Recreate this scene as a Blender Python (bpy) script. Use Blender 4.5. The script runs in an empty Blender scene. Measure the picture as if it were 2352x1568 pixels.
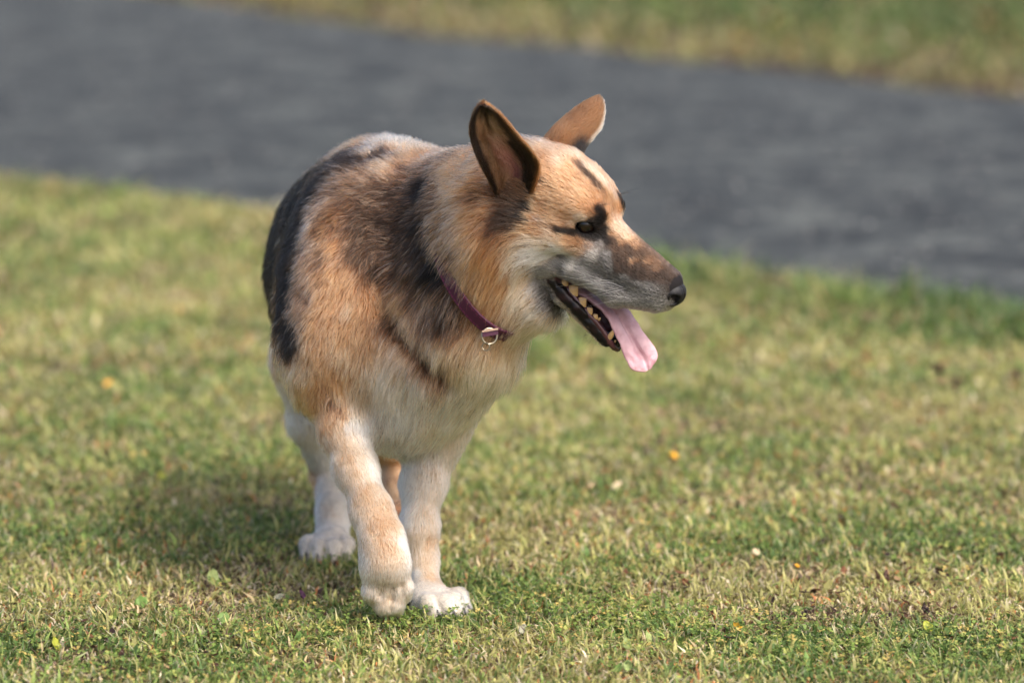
import bpy, bmesh, math
import numpy as np
from mathutils import Vector, Matrix
from mathutils.bvhtree import BVHTree

rng = np.random.default_rng(7)
SC = bpy.context.scene
COL = SC.collection
R = math.radians

# ------------------------------------------------------------------ camera
CAM = np.array([0.0, -4.9, 1.08])
PITCH = R(8.6)
FPX = 8816.0                      # focal length in pixels of a 2352-wide frame (135 mm)
RIGHT = np.array([1.0, 0, 0])
UPV = np.array([0, math.sin(PITCH), math.cos(PITCH)])
FWD = np.array([0, math.cos(PITCH), -math.sin(PITCH)])
cam_d = bpy.data.cameras.new('camera')
cam_d.sensor_width = 36.0
cam_d.lens = 36.0 * FPX / 2352.0
cam_d.clip_end = 5000
cam_d.dof.use_dof = True
cam_d.dof.focus_distance = 4.76
cam_d.dof.aperture_fstop = 2.8
cam_d.dof.aperture_blades = 0
cam = bpy.data.objects.new('camera', cam_d)
COL.objects.link(cam)
cam.location = CAM
cam.rotation_euler = (R(90) - PITCH, 0, 0)
SC.camera = cam

# ------------------------------------------------------------------ light
SUN_AZ, SUN_EL = R(138), R(50)     # azimuth measured from +Y (view direction) towards +X
w = bpy.data.worlds.new('World'); SC.world = w; w.use_nodes = True
nt = w.node_tree
bg = nt.nodes['Background']
sky = nt.nodes.new('ShaderNodeTexSky'); sky.sky_type = 'NISHITA'; sky.sun_disc = False
sky.sun_elevation = SUN_EL; sky.sun_rotation = SUN_AZ
sky.air_density = 0.7; sky.dust_density = 5.0; sky.ozone_density = 0.4
nt.links.new(sky.outputs[0], bg.inputs[0]); bg.inputs[1].default_value = 0.15
sd = bpy.data.lights.new('sun', 'SUN'); sd.energy = 1.3; sd.angle = R(11.0); sd.color = (1.0, 0.97, 0.94)
so = bpy.data.objects.new('sun', sd); COL.objects.link(so)
sdir = Vector((math.sin(SUN_AZ) * math.cos(SUN_EL), math.cos(SUN_AZ) * math.cos(SUN_EL), math.sin(SUN_EL)))
so.rotation_euler = sdir.to_track_quat('Z', 'Y').to_euler()
so.location = (3, -1, 5)
SC.view_settings.view_transform = 'Standard'; SC.view_settings.look = 'None'
SC.view_settings.exposure = 1.2; SC.view_settings.gamma = 1.0
SC.render.engine = 'CYCLES'
SC.cycles.use_denoising = True
SC.cycles.max_bounces = 8; SC.cycles.transparent_max_bounces = 8
SC.cycles_curves.shape = 'RIBBONS'
SC.cycles_curves.subdivisions = 2

# ------------------------------------------------------------------ helpers
def srgb(r, g, b):
    c = np.array([r, g, b], float) / 255.0
    return np.where(c <= 0.04045, c / 12.92, ((c + 0.055) / 1.055) ** 2.4)

def at(px, py, Y):
    """World point seen at a pixel of the 2352x1568 photograph on the plane y = Y."""
    d = RIGHT * ((px - 1176) / FPX) + UPV * ((784 - py) / FPX) + FWD
    return CAM + d * ((Y - CAM[1]) / d[1])

def on_ground(px, py, z=0.0):
    d = RIGHT * ((px - 1176) / FPX) + UPV * ((784 - py) / FPX) + FWD
    return CAM + d * ((z - CAM[2]) / d[2])

def mpp(Y):
    return (Y - CAM[1]) / FPX      # metres per photograph pixel at depth Y

def unit(v):
    v = np.asarray(v, float)
    return v / np.maximum(np.linalg.norm(v, axis=-1, keepdims=True), 1e-12)

def hash3(i, j, k, s):
    n = (i * 73856093) ^ (j * 19349663) ^ (k * 83492791) ^ (s * 2654435761)
    n = (n ^ (n >> 13)) * 1274126177
    n = (n ^ (n >> 16)) & 0xFFFFFF
    return n / float(0xFFFFFF)

def vnoise(p, scale, seed=0):
    """Value noise in 0..1 at points p (N,3)."""
    q = p / scale
    b = np.floor(q).astype(np.int64); f = q - b
    f = f * f * (3 - 2 * f)
    out = 0
    for dx in (0, 1):
        for dy in (0, 1):
            for dz in (0, 1):
                wgt = (f[:, 0] if dx else 1 - f[:, 0]) * (f[:, 1] if dy else 1 - f[:, 1]) * (f[:, 2] if dz else 1 - f[:, 2])
                out = out + wgt * hash3(b[:, 0] + dx, b[:, 1] + dy, b[:, 2] + dz, seed)
    return out

def fbm(p, scale, seed=0, octaves=3):
    o, a, t = 0, 1.0, 0
    for i in range(octaves):
        o = o + a * vnoise(p, scale / 2 ** i, seed + i * 11); t += a; a *= 0.5
    return o / t

def clump_center(p, scale, seed):
    """Nearest jittered lattice point for every p."""
    b = np.floor(p / scale).astype(np.int64)
    best = np.full(len(p), 1e9); out = np.zeros_like(p)
    for dx in (-1, 0, 1):
        for dy in (-1, 0, 1):
            for dz in (-1, 0, 1):
                c = b + np.array([dx, dy, dz])
                j = np.stack([hash3(c[:, 0], c[:, 1], c[:, 2], seed + s) for s in range(3)], 1)
                q = (c + j) * scale
                d = ((q - p) ** 2).sum(1)
                m = d < best
                best[m] = d[m]; out[m] = q[m]
    return out

def new_mesh(name, verts, faces_flat, sizes, smooth=True):
    me = bpy.data.meshes.new(name)
    verts = np.ascontiguousarray(verts, np.float32); nv = len(verts)
    faces_flat = np.ascontiguousarray(faces_flat, np.int32); sizes = np.ascontiguousarray(sizes, np.int32)
    me.vertices.add(nv); me.vertices.foreach_set('co', verts.ravel())
    me.loops.add(len(faces_flat)); me.loops.foreach_set('vertex_index', faces_flat)
    me.polygons.add(len(sizes))
    st = np.zeros(len(sizes), np.int32); st[1:] = np.cumsum(sizes)[:-1]
    me.polygons.foreach_set('loop_start', st)
    me.polygons.foreach_set('use_smooth', np.full(len(sizes), smooth, bool))
    me.update(calc_edges=True); me.validate()
    return me

def mesh_from(name, verts, faces, smooth=True):
    me = bpy.data.meshes.new(name)
    me.from_pydata([tuple(map(float, v)) for v in verts], [], [tuple(map(int, f)) for f in faces])
    me.polygons.foreach_set('use_smooth', np.full(len(me.polygons), smooth, bool))
    me.update()
    return me

def add_color(me, name, rgb):
    a = me.attributes.new(name, 'FLOAT_COLOR', 'POINT')
    c = np.ones((len(rgb), 4), np.float32); c[:, :3] = rgb
    a.data.foreach_set('color', c.ravel())

def link(name, data, parent=None, mat=None):
    o = bpy.data.objects.new(name, data); COL.objects.link(o)
    if parent is not None: o.parent = parent
    if mat is not None: data.materials.append(mat)
    return o

def tag(o, label=None, cat=None, group=None, kind=None):
    if label: o['label'] = label
    if cat: o['category'] = cat
    if group: o['group'] = group
    if kind: o['kind'] = kind
    return o

def mat_new(name):
    m = bpy.data.materials.new(name); m.use_nodes = True
    return m, m.node_tree, m.node_tree.nodes['Principled BSDF']

def mat_plain(name, rgb, rough=0.5, spec=0.5, metal=0.0, sss=0.0, bump=0.0, bscale=200.0, vary=0.0):
    m, t, b = mat_new(name)
    b.inputs['Base Color'].default_value = (*rgb, 1); b.inputs['Roughness'].default_value = rough
    b.inputs['Specular IOR Level'].default_value = spec; b.inputs['Metallic'].default_value = metal
    if sss:
        b.inputs['Subsurface Weight'].default_value = sss
        b.inputs['Subsurface Radius'].default_value = (0.006, 0.002, 0.0015)
    if bump or vary:
        tc = t.nodes.new('ShaderNodeTexCoord')
        n = t.nodes.new('ShaderNodeTexNoise'); n.inputs['Scale'].default_value = bscale
        n.inputs['Detail'].default_value = 4
        t.links.new(tc.outputs['Object'], n.inputs['Vector'])
        if bump:
            bp = t.nodes.new('ShaderNodeBump'); bp.inputs['Strength'].default_value = bump
            bp.inputs['Distance'].default_value = 0.002
            t.links.new(n.outputs['Fac'], bp.inputs['Height']); t.links.new(bp.outputs[0], b.inputs['Normal'])
        if vary:
            mx = t.nodes.new('ShaderNodeMix'); mx.data_type = 'RGBA'
            mx.inputs[6].default_value = (*[c * (1 - vary) for c in rgb], 1)
            mx.inputs[7].default_value = (*[min(1, c * (1 + vary)) for c in rgb], 1)
            t.links.new(n.outputs['Fac'], mx.inputs[0]); t.links.new(mx.outputs[2], b.inputs['Base Color'])
    return m

def mat_attr(name, attr, rough=0.8, spec=0.3, trans=0.0):
    m, t, b = mat_new(name)
    a = t.nodes.new('ShaderNodeAttribute'); a.attribute_name = attr
    t.links.new(a.outputs['Color'], b.inputs['Base Color'])
    b.inputs['Roughness'].default_value = rough; b.inputs['Specular IOR Level'].default_value = spec
    if trans:
        tr = t.nodes.new('ShaderNodeBsdfTranslucent'); mx = t.nodes.new('ShaderNodeMixShader')
        t.links.new(a.outputs['Color'], tr.inputs['Color'])
        mx.inputs[0].default_value = trans
        t.links.new(b.outputs[0], mx.inputs[1]); t.links.new(tr.outputs[0], mx.inputs[2])
        t.links.new(mx.outputs[0], t.nodes['Material Output'].inputs['Surface'])
    return m

# ------------------------------------------------------------------ signed distance sculpting
def sd_ell(p, c, ax, r):
    q = (p - c) @ ax.T                       # ax rows = local axes
    k0 = np.linalg.norm(q / r, axis=1); k1 = np.linalg.norm(q / (r * r), axis=1)
    return k0 * (k0 - 1) / np.maximum(k1, 1e-9)

def sd_cone(p, a, b, ra, rb):
    ba = b - a; L2 = ba @ ba
    t = np.clip(((p - a) @ ba) / max(L2, 1e-12), 0, 1)
    return np.linalg.norm(p - (a + t[:, None] * ba), axis=1) - (ra + (rb - ra) * t)

def smin(a, b, k):
    h = np.maximum(k - np.abs(a - b), 0) / k
    return np.minimum(a, b) - h * h * k * 0.25

class Sculpt:
    def __init__(self):
        self.pr = []; self.groups = []; self.carve = []
    def group(self, name, k): self.groups.append((name, k))
    def ell(self, g, c, ax, r, k, comb=None, fur=0.03, tag=''):
        c = np.asarray(c, float); r = np.asarray(r, float)
        self.pr.append(dict(g=g, t='e', c=c, ax=np.asarray(ax, float), r=r, k=k, bc=c, br=r.max(), comb=comb, fur=fur, tag=tag))
    def cone(self, g, a, b, ra, rb, k, comb=None, fur=0.03, tag=''):
        a = np.asarray(a, float); b = np.asarray(b, float)
        if comb is None: comb = unit(b - a)
        self.pr.append(dict(g=g, t='c', a=a, b=b, ra=ra, rb=rb, k=k, bc=(a + b) / 2, br=np.linalg.norm(a - b) / 2 + max(ra, rb), comb=comb, fur=fur, tag=tag))
    def d1(self, q, p):
        return sd_ell(p, q['c'], q['ax'], q['r']) if q['t'] == 'e' else sd_cone(p, q['a'], q['b'], q['ra'], q['rb'])
    def field(self, p, margin=0.07):
        out = None
        for g, kg in self.groups:
            d = np.full(len(p), 1.0)
            for q in self.pr:
                if q['g'] != g: continue
                m = ((p - q['bc']) ** 2).sum(1) < (q['br'] + margin) ** 2
                if not m.any(): continue
                d[m] = smin(d[m], self.d1(q, p[m]), q['k'])
            out = d if out is None else smin(out, d, kg)
        for q in self.carve:
            m = ((p - q['bc']) ** 2).sum(1) < (q['br'] + margin) ** 2
            if m.any():
                out[m] = -smin(-out[m], self.d1(q, p[m]), q['k'])
        return out

def surface_nets(fn, lo, hi, h):
    lo = np.asarray(lo, float); n = np.ceil((np.asarray(hi) - lo) / h).astype(int) + 1
    xs = [lo[i] + h * np.arange(n[i]) for i in range(3)]
    vol = np.empty(tuple(n), np.float64)
    for i in range(0, n[0], 8):
        X, Y, Z = np.meshgrid(xs[0][i:i + 8], xs[1], xs[2], indexing='ij')
        vol[i:i + 8] = fn(np.stack([X.ravel(), Y.ravel(), Z.ravel()], 1)).reshape(X.shape)
    ins = vol < 0
    c = [(a, b, d) for a in (0, 1) for b in (0, 1) for d in (0, 1)]
    sl = lambda A, o: A[o[0]:A.shape[0] - 1 + o[0], o[1]:A.shape[1] - 1 + o[1], o[2]:A.shape[2] - 1 + o[2]]
    cnt = sum(sl(ins, o).astype(np.int8) for o in c)
    act = (cnt > 0) & (cnt < 8)
    idx = np.argwhere(act); nv = len(idx)
    pos = np.zeros((nv, 3)); num = np.zeros(nv)
    val = {o: vol[idx[:, 0] + o[0], idx[:, 1] + o[1], idx[:, 2] + o[2]] for o in c}
    for o in c:
        for a in range(3):
            if o[a] == 0:
                o2 = list(o); o2[a] = 1; o2 = tuple(o2)
                v0, v1 = val[o], val[o2]
                m = (v0 < 0) != (v1 < 0)
                t = v0[m] / (v0[m] - v1[m])
                e = np.tile(np.array(o, float), (m.sum(), 1)); e[:, a] += t
                pos[m] += e; num[m] += 1
    V = lo + h * (idx + pos / num[:, None])
    imap = np.full(act.shape, -1, np.int64); imap[act] = np.arange(nv)
    Q = []
    for a in range(3):
        b, d = (a + 1) % 3, (a + 2) % 3
        s0 = [slice(None)] * 3; s1 = [slice(None)] * 3
        s0[a] = slice(0, -1); s1[a] = slice(1, None)
        diff = ins[tuple(s0)] != ins[tuple(s1)]
        e = np.argwhere(diff)
        e = e[(e[:, b] > 0) & (e[:, d] > 0) & (e[:, b] < act.shape[b]) & (e[:, d] < act.shape[d])]
        fl = ins[e[:, 0], e[:, 1], e[:, 2]]
        def g(ob, od):
            f = e.copy(); f[:, b] += ob; f[:, d] += od
            return imap[f[:, 0], f[:, 1], f[:, 2]]
        q = np.stack([g(-1, -1), g(0, -1), g(0, 0), g(-1, 0)], 1)
        q[~fl] = q[~fl][:, ::-1]
        Q.append(q)
    return V, np.concatenate(Q)

def subdivide(V, Q):
    ed = np.concatenate([np.stack([Q[:, i], Q[:, (i + 1) % 4]], 1) for i in range(4)])
    eu, inv = np.unique(np.sort(ed, 1), axis=0, return_inverse=True)
    inv = inv.reshape(4, -1) + len(V)
    fc = len(V) + len(eu) + np.arange(len(Q))
    V2 = np.concatenate([V, V[eu].mean(1), V[Q].mean(1)])
    Q2 = np.concatenate([np.stack([Q[:, i], inv[i], fc, inv[(i + 3) % 4]], 1) for i in range(4)])
    return V2, Q2

def gradient(fn, V, e=0.0008):
    g = np.zeros_like(V)
    for a in range(3):
        o = np.zeros(3); o[a] = e
        g[:, a] = fn(V + o) - fn(V - o)
    return g / (2 * e)

def project(fn, V, it=2, maxstep=0.004):
    for _ in range(it):
        d = fn(V); g = gradient(fn, V)
        st = np.clip(d / np.maximum((g * g).sum(1), 0.2), -maxstep, maxstep)
        V = V - st[:, None] * g
    return V

def sdf_mesh(fn, lo, hi, h, sub=0):
    V, Q = surface_nets(fn, lo, hi, h)
    V = project(fn, V)
    for _ in range(sub):
        V, Q = subdivide(V, Q); V = project(fn, V, 1)
    return V, Q

def link_quads(name, V, Q, parent, mat):
    me = new_mesh(name, V, Q.ravel(), np.full(len(Q), 4))
    return link(name, me, parent, mat)
# ================================================================== THE SETTING
NEAR_EDGE = [(-900, 310), (0, 412), (250, 442), (600, 488), (1000, 546), (1550, 624), (1800, 660), (2050, 694), (2352, 734), (3400, 884)]
FAR_EDGE = [(-700, -130), (390, 0), (700, 42), (1000, 88), (1300, 112), (1600, 146), (1900, 178), (2352, 232), (3400, 360)]
ne = np.array([on_ground(*p)[:2] for p in NEAR_EDGE]); fe = np.array([on_ground(*p)[:2] for p in FAR_EDGE])
def extend2(d):
    a = unit(unit(ne[0] - ne[1]) + unit(fe[0] - fe[1])); b = unit(unit(ne[-1] - ne[-2]) + unit(fe[-1] - fe[-2]))
    return np.vstack([ne[0] + a * d, ne, ne[-1] + b * d]), np.vstack([fe[0] + a * d, fe, fe[-1] + b * d])
ne, fe = extend2(40)
def side_of(P, E):
    """Signed distance to a polyline E running from the far left to the near right: positive on the camera's side."""
    best = np.full(len(P), 1e9); sg = np.ones(len(P))
    for a, b in zip(E[:-1], E[1:]):
        ab = b - a; t = np.clip(((P - a) @ ab) / (ab @ ab), 0, 1); q = a + t[:, None] * ab
        d = np.linalg.norm(P - q, axis=1); s = ab[0] * (P[:, 1] - a[1]) - ab[1] * (P[:, 0] - a[0])
        m = d < best; best[m] = d[m]; sg[m] = np.where(s[m] < 0, 1, -1)
    return best * sg

def noise_mat(name, stops, scale, detail=6, rough=0.95, bump=0.5, bdist=0.01, scale2=None, stops2=None):
    m, t, b = mat_new(name)
    tc = t.nodes.new('ShaderNodeTexCoord')
    n1 = t.nodes.new('ShaderNodeTexNoise'); n1.inputs['Scale'].default_value = scale; n1.inputs['Detail'].default_value = detail
    t.links.new(tc.outputs['Object'], n1.inputs['Vector'])
    def ramp(st):
        r_ = t.nodes.new('ShaderNodeValToRGB')
        while len(r_.color_ramp.elements) < len(st): r_.color_ramp.elements.new(0.5)
        for e, (p, c) in zip(r_.color_ramp.elements, st): e.position = p; e.color = (*c, 1)
        return r_
    r1 = ramp(stops); t.links.new(n1.outputs['Fac'], r1.inputs[0])
    out = r1.outputs[0]
    n2 = t.nodes.new('ShaderNodeTexNoise'); n2.inputs['Scale'].default_value = scale2 or scale * 12; n2.inputs['Detail'].default_value = 5
    t.links.new(tc.outputs['Object'], n2.inputs['Vector'])
    if stops2:
        r2 = ramp(stops2); t.links.new(n2.outputs['Fac'], r2.inputs[0])
        mx = t.nodes.new('ShaderNodeMix'); mx.data_type = 'RGBA'; mx.blend_type = 'MULTIPLY'; mx.inputs[0].default_value = 1
        t.links.new(out, mx.inputs[6]); t.links.new(r2.outputs[0], mx.inputs[7]); out = mx.outputs[2]
    t.links.new(out, b.inputs['Base Color']); b.inputs['Roughness'].default_value = rough; b.inputs['Specular IOR Level'].default_value = 0.25
    bp = t.nodes.new('ShaderNodeBump'); bp.inputs['Strength'].default_value = bump; bp.inputs['Distance'].default_value = bdist
    t.links.new(n2.outputs['Fac'], bp.inputs['Height']); t.links.new(bp.outputs[0], b.inputs['Normal'])
    return m

m_soil = noise_mat('thatch', [(0.3, srgb(96, 88, 52)), (0.5, srgb(118, 114, 62)), (0.7, srgb(140, 128, 82))], 3.0, bump=0.8, bdist=0.02, scale2=90, stops2=[(0.25, (0.35, 0.33, 0.3)), (0.7, (1, 1, 1))])
G = 300.0
me = mesh_from('lawn', [(-G, -G, 0), (G, -G, 0), (G, G, 0), (-G, G, 0)], [(0, 1, 2, 3)], False)
tag(link('lawn', me, None, m_soil), kind='structure')

# the tarmac path, with a low uneven edge
def resample(E, n=420):
    L = np.r_[0, np.cumsum(np.linalg.norm(np.diff(E, axis=0), axis=1))]
    # the outer legs take few steps, the stretch in view most of them
    t = np.concatenate([np.linspace(L[0], L[1], 12)[:-1], np.linspace(L[1], L[-2], n), np.linspace(L[-2], L[-1], 12)[1:]])
    return np.stack([np.interp(t, L, E[:, 0]), np.interp(t, L, E[:, 1])], 1)
pn, pf = resample(ne), resample(fe)
pn = pn + 0.035 * (np.stack([vnoise(np.c_[pn, np.zeros(len(pn))], 0.3, 5), vnoise(np.c_[pn, np.zeros(len(pn))], 0.3, 6)], 1) - 0.5) * 2
pf = pf + 0.10 * (np.stack([vnoise(np.c_[pf, np.zeros(len(pf))], 0.6, 7), vnoise(np.c_[pf, np.zeros(len(pf))], 0.6, 8)], 1) - 0.5) * 2
m_ = len(pn); V = np.r_[np.c_[pn, np.full(m_, 0.012)], np.c_[pf, np.full(m_, 0.012)]]
me = mesh_from('path', V, [(k, k + 1, m_ + k + 1, m_ + k) for k in range(m_ - 1)], False)
m_path = noise_mat('tarmac', [(0.32, srgb(33, 36, 36)), (0.5, srgb(50, 53, 52)), (0.68, srgb(72, 75, 72))], 3.5, detail=8, rough=0.85, bump=1.0, bdist=0.008, scale2=16, stops2=[(0.32, (0.5, 0.51, 0.53)), (0.5, (0.95, 0.95, 0.95)), (0.68, (1.5, 1.48, 1.42))])
tag(link('path', me, None, m_path), kind='structure')

# ------------------------------------------------------------------ grass blades
def view_x(Y, px):            # x on the ground plane under a picture column
    return (px - 1176) / FPX * (Y - CAM[1]) * 1.012

def scatter(n, y0, y1, margin, seed):
    r = np.random.default_rng(seed)
    # area-uniform in a trapezoid that follows the view
    Y = r.uniform(y0, y1, n * 2); wd = np.abs(view_x(Y, 0)) + margin
    keep = r.random(n * 2) < wd / wd.max(); Y = Y[keep][:n]; wd = wd[keep][:n]
    wd = wd + margin * (2.0 * r.random(len(Y)) ** 2 - 0.35)      # no hard rim at the sides
    return np.stack([r.uniform(-1, 1, len(Y)) * wd, Y], 1), r

GC = np.array([srgb(86, 112, 56), srgb(126, 144, 76), srgb(166, 162, 100), srgb(196, 176, 134), srgb(220, 206, 178), srgb(190, 124, 78), srgb(90, 70, 58)])
def blades(P, r, hmin, hmax, wmin, wmax, far=0.0, tall=None, green=0.0, brown=0.0):
    n = len(P); P3 = np.c_[P, np.zeros(n)]
    patch = fbm(P3, 0.34, 31, 4); patch2 = fbm(P3, 0.09, 37, 3); fine = vnoise(P3, 0.03, 39)
    # colour class: green patches, yellowing lawn, straw, rusty tips
    x = patch * 1.0 + patch2 * 0.7 + r.normal(0, 0.26, n) + 0.10 - green
    cls = np.select([x < 0.66, x < 0.86, x < 1.04, x < 1.2, x < 1.32], [0, 1, 2, 3, 4], 2)
    u = r.random(n); cls = np.where(u < 0.07, 5, np.where(u < 0.14, 6, cls))
    bare_ = fbm(P3, 0.13, 131, 3); cls = np.where((bare_ > 0.64) & (r.random(n) < 0.55), np.where(r.random(n) < 0.5, 6, 3), cls)
    cls = np.where(r.random(n) < brown, 6, cls)
    col = GC[cls] * (1 - 0.25 * far) * (np.clip(r.normal(0.97, 0.27, n), 0.4, 1.7) * (0.72 + 0.56 * fbm(P3, 0.22, 141, 3)))[:, None]
    dry = cls >= 3
    h = r.uniform(hmin, hmax, n) * (0.7 + 0.7 * patch2) * np.where(dry, 0.8, 1.0)
    if tall is not None: h = h * tall
    wd = r.uniform(wmin, wmax, n); wide = r.random(n) < 0.06; wd = np.where(wide, wd * 1.9, wd)
    az = r.uniform(0, 2 * math.pi, n); lean = np.clip(r.normal(0.98, 0.46, n) + np.where(dry, 0.45, 0), 0.05, 2.0)
    d = np.stack([np.cos(az), np.sin(az)], 1); sd_ = np.stack([-np.sin(az + r.normal(0, .5, n)), np.cos(az)], 1)
    bend = r.uniform(0.1, 0.6, n)
    a1 = lean * 0.6; a2 = lean + bend
    z0 = r.uniform(-0.002, 0.006, n)
    b = np.c_[P, z0]
    m = b + np.c_[d * (np.sin(a1) * h * 0.5)[:, None], np.cos(a1) * h * 0.5]
    t_ = m + np.c_[d * (np.sin(a2) * h * 0.5)[:, None], np.cos(a2) * h * 0.5]
    t_[:, 2] = np.maximum(t_[:, 2], 0.004 + 0.006 * r.random(n))
    s3 = np.c_[sd_ * (wd * 0.5)[:, None], np.zeros(n)]
    V = np.stack([b - s3 * 0.8, b + s3 * 0.8, m + s3, m - s3, t_], 1).reshape(-1, 3)
    base = (np.arange(n) * 5)[:, None]
    quad = base + np.array([0, 1, 2, 3]); tri = base + np.array([3, 2, 4])
    loops = np.concatenate([quad, tri], 1)
    C = np.repeat(col, 5, 0).reshape(n, 5, 3)
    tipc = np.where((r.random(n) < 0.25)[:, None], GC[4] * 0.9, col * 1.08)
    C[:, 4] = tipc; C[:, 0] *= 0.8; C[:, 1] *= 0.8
    return V, loops, C.reshape(-1, 3)

parts = []
dog_free = lambda P: np.ones(len(P), bool)
for n, y0, y1, mg, hs, ws, sdn in ((150000, -0.85, 0.55, 0.34, (0.010, 0.033), (0.0016, 0.0036), 1), (165000, 0.15, 1.9, 0.4, (0.011, 0.034), (0.0022, 0.0044), 2),
                                   (115000, 1.3, 3.6, 0.55, (0.014, 0.038), (0.003, 0.0058), 3), (85000, 3.0, 6.4, 0.5, (0.02, 0.045), (0.004, 0.0085), 4)):
    P, r = scatter(n, y0, y1, mg, sdn)
    fin = np.clip((P[:, 1] - y0) / 0.12, 0, 1) if sdn == 1 else np.clip((P[:, 1] - y0) / 0.4, 0, 1); fout = 1.0 if sdn == 4 else np.clip((y1 - P[:, 1]) / 0.4, 0, 1)
    P = P[r.random(len(P)) < fin * fout]
    s = side_of(P, ne); k = s > 0.0
    P, s = P[k], s[k]
    edge = np.clip(1 - s / 0.45, 0, 1) * (P[:, 0] > -0.2)         # lusher fringe along the path on the right
    tall = 1 + 1.1 * edge + 0.25 * np.clip(1 - s / 0.3, 0, 1)
    parts.append(blades(P, r, *hs, *ws, tall=tall, green=0.55 * edge))
for n, y0, y1, mg, hs, ws, sdn in ((40000, 4.6, 9.0, 0.8, (0.04, 0.10), (0.008, 0.015), 6), (40000, 9.0, 24.0, 1.5, (0.05, 0.11), (0.012, 0.025), 7)):
    P, r = scatter(n, y0, y1, mg, sdn)
    s = -side_of(P, fe); k = s > 0.0
    P, s = P[k], s[k]
    parts.append(blades(P, r, *hs, *ws, far=1.0, green=np.interp(s, [0, 0.9, 2.0], [-0.3, 0.25, 1.0]), brown=np.interp(s, [0, 0.5, 1.1, 2.0], [0.8, 0.5, 0.2, 0.08])))
# thinner cover to either side of the view
for n, x0, x1, y0, y1, hs, ws, sdn in ((45000, -4.0, 4.0, -1.2, 9.0, (0.015, 0.045), (0.004, 0.009), 8), (40000, -14, 14, 3.0, 26.0, (0.05, 0.11), (0.014, 0.03), 9)):
    r = np.random.default_rng(sdn); P = np.stack([r.uniform(x0, x1, n), r.uniform(y0, y1, n)], 1)
    P = P[np.abs(P[:, 0]) > np.abs(view_x(P[:, 1], 0)) + 0.15]
    sn, sf_ = side_of(P, ne), -side_of(P, fe)
    parts.append(blades(P[sn > 0], r, *(np.array(hs) * (1 if sdn == 8 else 0.5)), *ws)); parts.append(blades(P[sf_ > 0], r, *hs, *ws, far=1.0, green=np.interp(sf_[sf_ > 0], [0, 0.9, 2.2], [-0.3, 0.15, 0.75]), brown=np.interp(sf_[sf_ > 0], [0, 0.5, 1.1, 2.0], [0.8, 0.5, 0.2, 0.08])))
V, LP, Cc, off = [], [], [], 0
for v, l, c in parts:
    V.append(v); LP.append(l + off); Cc.append(c); off += len(v)
V = np.concatenate(V); LP = np.concatenate(LP); Cc = np.concatenate(Cc)
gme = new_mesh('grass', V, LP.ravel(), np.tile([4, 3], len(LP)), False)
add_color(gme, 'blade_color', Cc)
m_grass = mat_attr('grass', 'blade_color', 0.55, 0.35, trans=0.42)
tag(link('grass', gme, None, m_grass), 'short yellowing lawn grass mixed with straw around the dog', 'grass', kind='stuff')

# ------------------------------------------------------------------ low clover and moss between the blades
def leaflets(seed=12):
    r = np.random.default_rng(seed); C0 = []
    spots = [(1430, 1455, 0.10), (1330, 1440, 0.09), (1250, 1475, 0.10), (1560, 1470, 0.12), (1720, 1500, 0.12), (1900, 1510, 0.13), (2080, 1500, 0.12), (2200, 1540, 0.12), (1400, 1530, 0.12), (1100, 1440, 0.10), (880, 1450, 0.10), (620, 1430, 0.08),
             (480, 1470, 0.09), (300, 1440, 0.07), (1180, 1400, 0.09), (1300, 1390, 0.1), (1720, 1440, 0.1), (120, 1420, 0.07), (2280, 1470, 0.12), (700, 1500, 0.08), (1010, 1520, 0.1), (600, 1290, 0.10), (1600, 1250, 0.12), (2150, 1330, 0.12), (400, 1200, 0.1), (520, 950, 0.14)]
    for px, py, sp in spots:
        c = on_ground(px, py)[:2]; k = int(120 * (sp / 0.1) ** 2)
        C0.append(np.c_[c + r.normal(0, sp * 0.55, (k, 2)), np.zeros(k)])
    for yy0, yy1, k in ((-0.62, 0.3, 9000), (0.3, 1.3, 6000)):
        Pq, _ = scatter(k, yy0, yy1, 0.2, 55 + k % 7)
        keep = fbm(np.c_[Pq, np.zeros(len(Pq))], 0.16, 91, 3) > 0.47
        C0.append(np.c_[Pq[keep], np.zeros(keep.sum())])
    C0 = np.concatenate(C0); n = len(C0)
    h = r.uniform(0.008, 0.026, n); V, F, C = [], [], []
    gcol = np.array([srgb(84, 108, 52), srgb(118, 140, 66), srgb(160, 164, 88), srgb(190, 168, 96)])
    ring = np.array([(0, 0), (0.45, 0.42), (0.85, 0.46), (1.0, 0.0), (0.85, -0.46), (0.45, -0.42)])
    a0 = r.uniform(0, 2 * math.pi, n); sz = r.uniform(0.0024, 0.0058, n); ci = r.choice(4, n, p=[0.35, 0.35, 0.22, 0.08]); tl = r.normal(0, 0.5, (n, 3))
    for j in range(3):
        a = a0 + j * 2.094; d = np.stack([np.cos(a), np.sin(a), tl[:, j]], 1); s_ = np.stack([-np.sin(a), np.cos(a), 0 * a], 1)
        c = np.c_[C0[:, :2], h]
        V.append(c[:, None] + d[:, None] * (ring[None, :, 0:1] * sz[:, None, None]) + s_[:, None] * (ring[None, :, 1:2] * sz[:, None, None] * 1.1) + np.array([0, 0, 1]) * (np.abs(ring[None, :, 1:2]) * sz[:, None, None] * 0.5))
        C.append(np.repeat((gcol[ci] * np.clip(r.normal(1, 0.15, n), 0.6, 1.4)[:, None])[:, None], 6, 1))
    V = np.concatenate(V).reshape(-1, 3); C = np.concatenate(C).reshape(-1, 3)
    L = (np.arange(3 * n) * 6)[:, None] + np.array([0, 1, 2, 3, 4, 5])
    return V, L, C
V, L, C = leaflets()
cme = new_mesh('clover', V, L.ravel(), np.full(len(L), 6), False); add_color(cme, 'blade_color', C)
tag(link('clover', cme, None, m_grass), 'patches of tiny green clover leaves low in the lawn', 'clover', kind='stuff')

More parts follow.
